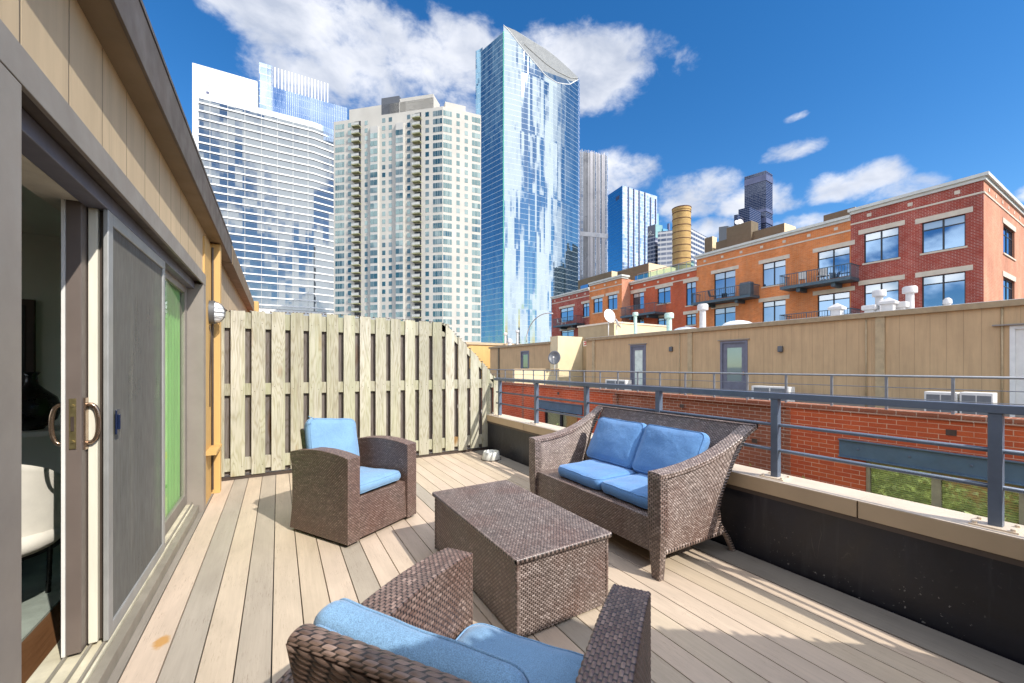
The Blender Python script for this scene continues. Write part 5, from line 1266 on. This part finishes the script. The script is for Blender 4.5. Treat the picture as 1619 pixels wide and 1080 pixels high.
# --- white banded tower
w0 = cw(304, 195); w1 = toward(w0, 1976, 407); w2 = toward(w0, 1976, 496); w3 = toward(w2, 1450, 531); a1 = toward(w0, 1976, 314.5)
zt = zat(w0, 99)
wt = T('white_banded_tower', 'white tower with horizontal ribbon windows at the left of the skyline', 'tower', (w0.x, w0.y, G0), local=False)
back_ = Vector((w0.x*.0, 40)); bk = (w1-w0).normalized(); bkn = Vector((-bk.y, bk.x)); 
if bkn.dot(w0) < 0: bkn = -bkn
zr = zat(w2, 193)
MB().prism([w0, w1, w1+bkn*30, w0+bkn*30], G0, zt).build('slab', M_whiteclad, wt)
MB().prism([w1+bkn*.02, w2, w3, w3+bkn*30, w1+bkn*30], G0, zr).build('shaft', M_whiteclad, wt)
gl0 = a1+off2(w0, w1, .25); gl2 = w2+off2(w0, w1, .25); gl3 = w3+off2(w2, w3, .25)
zg = zat(a1, 155.5); zbm = zat(w2, 492)
MB().prism([gl0, gl2, gl3, w3, w2, a1], zbm, zg).build('ribbon_glazing', M_ribbon, wt)
z = zg-1.9
while z > zbm+2:
    pts = [gl0+off2(w0, w1, .5), gl2+off2(w0, w1, .5)*1, gl3+off2(w2, w3, .5), gl3, gl2, gl0]
    MB().prism(pts, z-.72, z).build('floor_band', M_band, wt)
    MB().prism([p+off2(w0, w1, .04) for p in (gl0, gl2)]+[gl3+off2(w2, w3, .04), gl3, gl2, gl0], z-1.42, z-1.34).build('mullion_line', M_fin, wt)
    z -= 3.92
for k in range(7):
    t_ = (k+.6)/7; P = gl0+(gl2-gl0)*t_; P2 = P+bk*.22; n_ = off2(w0, w1, .12); MB().prism([P, P2, P2+n_, P+n_], zbm, zg).build('mullion', M_alu, wt)
P, Q = toward(w0, 1976, 318), toward(w0, 1976, 371); n_ = off2(w0, w1, .1)
mb = MB(); u_ = (Q-P).normalized(); mb.prism([P, Q, Q+n_, P+n_], zt-9.2, zt-8.9); mb.prism([Q, Q+u_*.3, Q+u_*.3+n_, Q+n_], zt-15, zt-8.9); mb.build('louvre_edge', M_alu, wt)
P = toward(w0, 1976, 326); mb = MB(); mb.prism([P, P+u_*1.2, P+u_*1.2+n_, P+n_], zt-13.4, zt-12.2); mb.build('roof_opening', M_fin_dk, wt)
# glass screen crown
s0 = toward(w0+bkn*1.2, 1976, 409.5); s1 = toward(s0, 1976, 520)
zs0, zs1 = zat(s0, 98), zat(s0, 98)
cwl = MB(); cwl.prism([s0, s0+bk*6, s0+bk*6+bkn*.4, s0+bkn*.4], zr-8, zs0); cwl.build('crown_glass_end', M_palewall, wt)
e0 = s0+bk*3; e1 = toward(s0, 1976, 549)
MB().prism([e0, e1, e1+bkn*.3, e0+bkn*.3], zr-8, zs0-11).build('crown_glass', glassy('crown_glass', (.34,.43,.55), (.3,.4,.6), .35, .05, thru=(.75,.85,.97), grid=(.95,40), jit=.01, line=(.75,.80,.88), linew=.002), wt)
n = 19
for k in range(n):
    P = e0+(s1-e0)*(k+.5)/n; MB().prism([P, P+bk*.42, P+bk*.42+bkn*.5, P+bkn*.5], zs0-11.2, zs0-.2).build('crown_fin', M_band, wt)
for k in range(44):
    P = e0+(e1-e0)*(k+.5)/44; MB().prism([P-bkn*.12, P+bk*.18-bkn*.12, P+bk*.18, P], zr-8, zs0-11).build('crown_mullion', M_palewall, wt)

# --- condo tower
k0 = cw(700, 142); kl = toward(k0, -2150, 527.5); kr = toward(k0, 2450, 760.5)
FLH = 12.72/F*142
zc = zat(k0, 168)
ct_ = T('condo_tower', 'cream concrete apartment tower with two columns of balconies in the middle of the skyline', 'tower', (k0.x, k0.y, G0), local=False)
dl = (kl-k0).normalized(); dr = (kr-k0).normalized(); nl = off2(k0, kl, 1); nr_ = off2(k0, kr, 1)
LL, LR = (kl-k0).length, (kr-k0).length
MB().prism([k0, kr, kr-nr_*30, kl-nl*30, kl], G0, zc).build('shaft', M_conc, ct_)
def lx(x): return (toward(k0, -2150, x)-k0).length
def rx_(x): return (toward(k0, 2450, x)-k0).length
# stepped parapet
def pl(x, d=0): return k0+dl*lx(x)+nl*d
MB().prism([pl(686), pl(552), pl(552)-nl*25, pl(686)-nl*25], zc-.01, zat(pl(620), 163.5)).build('upper_block', M_conc, ct_)
MB().prism([pl(685), pl(632), pl(632)-nl*6, pl(685)-nl*6], zc, zat(pl(684), 148.5)).build('parapet_step', M_conc, ct_)
MB().prism([pl(631), pl(603), pl(603)-nl*6, pl(631)-nl*6], zc, zat(pl(620), 153)).build('roof_plant', M_castgrey, ct_)
MB().prism([k0+dr*1.0-nr_*.5, k0+dr*8.5-nr_*.5, k0+dr*8.5-nr_*9, k0+dr*1.0-nr_*9], zc, zat(k0, 158)).build('roof_room', M_conc, ct_)
feats = [(530,544.5,'g'),(550,555.5,'w'),(559,571,'b'),(576.5,581.5,'w'),(588,599.5,'g2'),(604,609.5,'w'),(614.5,620,'w'),(628,639.5,'g2'),(643.5,649,'w'),(654,666.5,'b'),(672.5,678.5,'w'),(684.5,699.3,'g')]
featr = [(700.7,714.5,'g'),(721.5,727,'w'),(734.5,740,'w'),(746,759.5,'g3')]
for (xa, xb, kd) in feats:
    if kd == 'g2':   # angled bays: shaft standing 1.1 m proud
        P, Q = pl(xb+.3), pl(xa-3.2); z2 = zc-FLH*1.55
        MB().prism([P, P+nl*1.15, pl(xa)+nl*1.15, Q], G0, z2).build('bay', M_conc_sh, ct_)
def winbox(P, Q, n_, z0, z1, d=.05): return MB().prism([P, Q, Q+n_*d, P+n_*d], z0, z1)
zwin = zc-.8; fl = 0; wlist = []; rr = random.Random(3)
while zwin-FLH > -2:
    fl += 1; zb_ = zwin-FLH+.75; z1_ = zb_+FLH*.56
    for (xa, xb, kd) in feats:
        d0 = 1.16 if kd == 'g2' else .0
        if kd == 'g2' and fl < 3: continue
        if kd == 'b': continue
        nP = {'w': 1, 'g': 4, 'g2': 2, 'g3': 3}[kd]; wsub = (xb-xa)/nP
        for i in range(nP):
            P, Q = pl(xa+wsub*i+.25, d0), pl(xa+wsub*(i+1)-.25, d0); wlist.append((P, Q, nl, zb_ if kd == 'w' else zb_-.25, z1_, xa))
    for (xa, xb, kd) in featr:
        nP = {'w': 1, 'g': 4, 'g3': 3}[kd]; wsub = (xb-xa)/nP
        for i in range(nP):
            P = k0+dr*rx_(xa+wsub*i+.2); Q = k0+dr*rx_(xa+wsub*(i+1)-.2); wlist.append((P, Q, nr_, zb_ if kd == 'w' else zb_-.25, z1_, xa))
    zwin -= FLH
wlist.sort(key=lambda q: -((q[1]-q[0]).length*(q[4]-q[3])))
for q in wlist[:90]: winbox(*q[:5]).build('window', M_win_res, ct_)
mb = MB()
for q in wlist[90:]: b = len(mb.v); P, Q, n_, z0, z1, _ = q; mb.prism([P, Q, Q+n_*.05, P+n_*.05], z0, z1)
mb.build('windows', M_win_res, ct_, kind='stuff')
mb = MB(); z = zc-.8
for f in range(fl):
    for (xa, xb, kd) in feats:
        if kd != 'b': continue
        zf = z-FLH+.3; P, Q = pl(xa), pl(xb)
        MB().prism([P, Q, Q+nl*1.55, P+nl*1.55], zf-.22, zf).build('balcony', M_soft, ct_)
        mb2 = MB(); a_, b_ = P+nl*1.5, Q+nl*1.5; mb.prism([a_, b_, b_+nl*.06, a_+nl*.06], zf+.12, zf+.95); mb.prism([a_, b_, b_+nl*.1, a_+nl*.1], zf+.96, zf+1.06)
        mb.prism([P, P+dl*.06, P+dl*.06+nl*1.5, P+nl*1.5], zf+.1, zf+1.05)
    z -= FLH
mb.build('balcony_rails', simple('balcony_screen', (.50,.50,.46), .5, 0, .1, 1, 0), ct_, kind='stuff')
mb = MB(); z = zc-.8
for f in range(fl):
    for (xa, xb, kd) in feats:
        if kd == 'b': zf = z-FLH+.3; mb.prism([pl(xa+1.5), pl(xb-.5), pl(xb-.5)+nl*.04, pl(xa+1.5)+nl*.04], zf, zf+2.3)
    z -= FLH
mb.build('balcony_doors', M_frame_dk, ct_, kind='stuff')

# --- curved glass tower
g0 = cw(796, 300); pts = [g0]; xs_ = list(np.linspace(796, 914, 19))[1:]
for i, x in enumerate(xs_):
    t_ = i/(len(xs_)-1); xv = CX+F*(2.9*(1-t_)**1.3+1.02*t_ if True else 0); pts.append(toward(pts[-1], xv, x))
gt = T('curved_glass_tower', 'tallest curved blue glass tower with slanted crown reflecting clouds', 'tower', (g0.x, g0.y, G0), local=False)
topy = [(796,40),(815.7,48.5),(833,61),(849,69.6),(863,77.5),(881,91.6),(898.5,107.5),(914,122.4)]
frty = [(796,40),(806,50),(815,62),(828,79),(846,100),(863,120),(881,131),(900,134),(914,126)]
def ip(tb, x): return float(np.interp(x, [a for a, _ in tb], [b for _, b in tb]))
allx = [796]+[float(x) for x in xs_]
def px_of(P): f = P.x*SN+P.y*CS; g = P.x*CS-P.y*SN; return CX+F*g/f
ctr = Vector((sum(p.x for p in pts)/len(pts), sum(p.y for p in pts)/len(pts)))
inn = [p+(p.normalized())*3.0 for p in pts]
MB().prism(pts+list(reversed(inn)), G0, [zat(p, ip(frty, x)) for p, x in zip(pts, allx)]+[zat(p, ip(frty, x)) for p, x in reversed(list(zip(pts, allx)))]).build('curved_facade', M_curtain, gt)
inn2 = [p+(p.normalized())*2.6 for p in pts]; inn3 = [p+(p.normalized())*6 for p in pts]
MB().prism(inn2+list(reversed(inn3)), zat(pts[-1], 150), [zat(p, ip(topy, x)) for p, x in zip(inn2, allx)]+[zat(p, ip(topy, x)) for p, x in reversed(list(zip(inn3, allx)))]).build('crown_screen', M_crown, gt)
mb = MB(); ln_ = [Vector((p.x, p.y, zat(p, ip(frty, x)))) for p, x in zip(pts, allx)]; mb.tube([tuple(q) for q in ln_], .35, 6); mb.build('crown_edge', M_band, gt)
mb = MB(); ln_ = [Vector((p.x, p.y, zat(p, (ip(topy, x)*.45+ip(frty, x)*.55)))) for p, x in zip(inn2, allx)]; mb.tube([tuple(q) for q in ln_[5:]], .4, 6); mb.build('crown_rib', M_alu, gt)
l1 = toward(g0, 194, 763); l2 = l1+(l1.normalized())*30
zl0, zl1 = zat(g0, 50), zat(l1, 79)
MB().prism([g0, l1, l1+l1.normalized()*3, g0+g0.normalized()*3], G0, [zl0, zl1, zl1, zl0]).build('side_facade', M_curtain_side, gt)
gm = [g0+(l1-g0)*.03, g0+(l1-g0)*.0]; MB().tube([(g0.x, g0.y, G0), (g0.x, g0.y, zl0)], .5, 8).build('green_corner_mullion', simple('green_glass_edge', (.10,.42,.30), .2, .2, .1, .1, 0), gt)
v0 = toward(l1, 194, 760.2); v1 = toward(v0, -300, 752); MB().prism([l1, v0, v1, v1+v1.normalized()*20, l1+l1.normalized()*20], zat(v0, 186), zat(v0, 77)).build('hung_bay', M_curtain_side, gt)
v1b = toward(v0, -300, 757); MB().prism([l1, v0, v1b, v1b+v1b.normalized()*20, l1+l1.normalized()*20], G0, zat(v0, 186)).build('lower_bay', M_curtain_side, gt)
MB().prism([pts[-1], pts[-1]+pts[-1].normalized()*25, l1+l1.normalized()*25, l1+l1.normalized()*3, *reversed([p+p.normalized()*3.0 for p in pts])], G0, zat(pts[-1], 140)).build('core', M_curtain_side, gt)
P = pts[-1]; Q = toward(P, 1100, 916.5); MB().prism([P, Q, Q+Q.normalized()*4, P+P.normalized()*4], G0, zat(P, 122)).build('edge_fin', M_palewall, gt)

# --- finned tower
f0 = cw(913, 420); f1 = toward(f0, 3200, 960.5)
ft = T('finned_tower', 'slim tower with close vertical steel fins right of the curved glass tower', 'tower', (f0.x, f0.y, G0), local=False)
fu = (f1-f0).normalized(); fn = off2(f0, f1, 1); zf0 = zat(f0, 235)
MB().prism([f0, f1, f1-fn*40, f0-fn*40], G0, zf0-3).build('shaft', M_gap, ft)
L_ = (f1-f0).length; n = 40; rr = random.Random(5)
for k in range(n):
    P = f0+fu*L_*(k+.2)/n; wd = L_/n*rr.choice((.35, .5, .62)); mt = rr.choice((M_fin, M_gap, M_fin, M_palewall))
    MB().prism([P, P+fu*wd, P+fu*wd+fn*.9, P+fn*.9], G0, zf0-rr.uniform(0, 3)-L_*0).build('fin', mt, ft)
MB().prism([f0, f1, f1+fn*1.1, f0+fn*1.1], zat(f0, 373), zat(f0, 366)).build('plant_band', M_gap, ft)
# --- blue glass tower with dark ribs
b0 = cw(984, 450); b1 = toward(b0, 560, 961); b2 = toward(b0, 1900, 1038.5)
bt = T('ribbed_glass_tower', 'pale glass tower with dark vertical ribs and a deep blue left face', 'tower', (b0.x, b0.y, G0), local=False)
zb0 = zat(b0, 293.5)
MB().prism([b0, b2, b2+b2.normalized()*30, b1+b1.normalized()*30, b1], G0, zb0-.3).build('core', M_blueglass, bt)
bn = off2(b0, b2, 1); bu = (b2-b0).normalized(); MB().prism([b0, b2, b2+bn*.3, b0+bn*.3], G0, zb0).build('front_glass', M_palewall, bt)
bn2 = off2(b0, b1, 1); MB().prism([b0, b1, b1+bn2*.3, b0+bn2*.3], G0, zb0).build('side_glass', M_blueglass, bt)
for x in (992.5, 1001, 1009.5, 1018.5, 1027.5, 1035.5):
    P = toward(b0, 1900, x); MB().prism([P, P+bu*1.1, P+bu*1.1+bn*1.2, P+bn*1.2], G0, zb0-(0 if x < 1020 else 4)).build('rib', M_fin_dk, bt)
P = toward(b0, 560, 974); Q = toward(b0, 560, 979.5); MB().prism([P, Q, Q+bn2*.5, P+bn2*.5], zat(P, 318), zat(P, 312)).build('plant_opening', M_fin_dk, bt)

def block(name, label, x0, x1, x2, xvl, xvr, fwd, ytop, mat, mat2=None, cat='tower', depth=30):
    """two-faced block: faces x0-x1 and x1-x2, corner at x1"""
    c0 = cw(x1, fwd); A_ = toward(c0, xvl, x0); B_ = toward(c0, xvr, x2)
    r_ = T(name, label, cat, (c0.x, c0.y, G0), local=False); z = zat(c0, ytop)
    MB().prism([c0, B_, B_+B_.normalized()*depth, A_+A_.normalized()*depth, A_], G0, z).build('shaft', mat, r_)
    if mat2: n_ = off2(c0, B_, .4); MB().prism([c0, B_, B_+n_, c0+n_], G0, z-.1).build('right_face', mat2, r_)
    return r_, c0, A_, B_, z
r_, c0, A_, B_, z = block('dark_office_block', 'dark gridded office block with a white loop emblem at its top', 1023.5, 1036, 1065, 300, 2200, 330, 372, M_gridtower)
P, Q = toward(c0, 300, 1023.7), toward(c0, 2200, 1047); zt2 = zat(c0, 354.5)
tn = off2(c0, B_, 1)
MB().prism([c0, Q, Q+Q.normalized()*15, P+P.normalized()*15, P], z, zt2).build('top_box', M_frame_pl, r_)
MB().prism([c0+tn*.3, Q+tn*.3, Q, c0], z-2, zt2).build('teal_panel', M_teal, r_)
nA = off2(c0, A_, 1); uA = (c0-A_).normalized(); mb = MB(); cc = A_+(c0-A_)*.42; zz = zt2-7
loop = [(-2.2,-1.5),(-1.2,1.0),(.2,2.4),(1.0,1.6),(.2,-.2),(-1.2,-.8),(0.6,-1.4),(3.0,-1.8)]
mb.tube([(cc.x+nA.x*.6+uA.x*a, cc.y+nA.y*.6+uA.y*a, zz+b*.9) for a, b in loop], .3, 6); mb.build('emblem', M_band, r_)
P, Q = toward(c0, 2200, 1046.5), toward(c0, 2200, 1055); MB().prism([P, Q, Q+tn*1.2, P+tn*1.2], G0, zat(P, 362)).build('blue_glass_strip', M_blueglass, r_)
P, Q = toward(c0, 2200, 1055), toward(c0, 2200, 1057); MB().prism([P, Q, Q+tn*1.6, P+tn*1.6], G0, zat(P, 354)).build('dark_pier', M_fin_dk, r_)
block('teal_topped_block', 'small tower with a teal stepped top peeping behind the ribbed glass tower', 1027, 1037, 1041.5, 400, 2400, 520, 337, M_teal)
block('pale_office_block', 'pale gridded office block right of the round chimney', 1040, 1091, 1128, -800, 1500, 300, 360.5, M_palegrid, depth=20)
block('grey_slab_block', 'small grey office slab left of the black skyscraper', 1136.5, 1151, 1154, -400, 1600, 400, 357, M_castgrey)
# --- black stepped skyscraper
bs = T('black_skyscraper', 'distant black stepped skyscraper above the loft building roof', 'tower', (0, 0, G0), local=False)
c0 = cw(1211, 900); bs.location = (c0.x, c0.y, G0); ORG[bs.name] = Vector((c0.x, c0.y, G0))
def sub(name, x0, x1, x2, ytop, dd, fwd):
    c0 = cw(x1, fwd); A_ = toward(c0, 200, x0); B_ = toward(c0, 1700, x2)
    MB().prism([c0, B_, B_+B_.normalized()*dd, A_+A_.normalized()*dd, A_], G0, zat(c0, ytop)).build(name, M_darktower, bs); return c0, A_, B_
c0, A_, B_ = sub('upper_shaft', 1177, 1211, 1221.5, 269.5, 30, 900)
nA, nB = off2(c0, A_, 1), off2(c0, B_, 1)
for (ya, yb) in ((285, 275), (352, 344), (334, 329)):
    MB().prism([A_, c0, B_, B_+nB*1.2, c0+(nA+nB)*.9, A_+nA*1.2], zat(c0, ya), zat(c0, yb)).build('louvre_band', M_fin_dk, bs)
sub('middle_shaft', 1167.5, 1185, 1203, 327, 40, 860); sub('low_shaft', 1160.5, 1166, 1176, 339, 40, 850)

# ================================================================== COURTYARD TREES (mirrored in the lower windows)
def leafy(cx_, cy_, zb, zt_, r, n, seed):
    rg = np.random.default_rng(seed); V = []; Fc = []
    cl = rg.normal(size=(16, 3)); cl /= np.linalg.norm(cl, axis=1, keepdims=True); cl = cl*rg.uniform(.35, .85, (16, 1))*np.array([r, r, (zt_-zb)/2])+np.array([cx_, cy_, (zb+zt_)/2])
    for i in range(n):
        c = cl[rg.integers(16)]+rg.normal(size=3)*r*.24; a = rg.normal(size=3); a /= np.linalg.norm(a); b = np.cross(a, rg.normal(size=3)); b /= np.linalg.norm(b); s_ = rg.uniform(.04, .10)
        k = len(V); V += [c-a*s_, c+b*s_*.5, c+a*s_, c-b*s_*.5]; Fc.append((k, k+1, k+2, k+3))
    return np.array(V), Fc
for i, (x, y, zt_, r, lab) in enumerate(((7.9, .6, -.75, 1.5, 'leafy courtyard tree nearest the steel beam window'), (8.1, 3.4, -.8, 1.5, 'leafy courtyard tree opposite the brown brick bay'), (7.2, 9.2, -1.4, 1.6, 'leafy courtyard tree farther along the brick block'), (7.8, -3.2, -1.3, 1.8, 'leafy courtyard tree near the right end of the courtyard'))):
    tr = T('courtyard_tree', lab, 'tree', (x, y, -9.5), group='trees down in the courtyard', local=False)
    mb = MB(); mb.tube([(x, y, -9.5), (x+.1, y, -7), (x, y+.1, zt_-2)], [.16, .12, .05], 10)
    for k in range(6): a = k*1.05; mb.tube([(x+.05, y, -6.5+k*.4), (x+1.0*math.cos(a), y+1.0*math.sin(a), -4.8+k*.5)], [.06, .02], 6)
    mb.build('trunk', M_bark, tr, smooth='all')
    V, Fc = leafy(x, y, -4.6, zt_, r*1.1, 15000, i); finish('crown', V, Fc, M_leaf, tr, False)
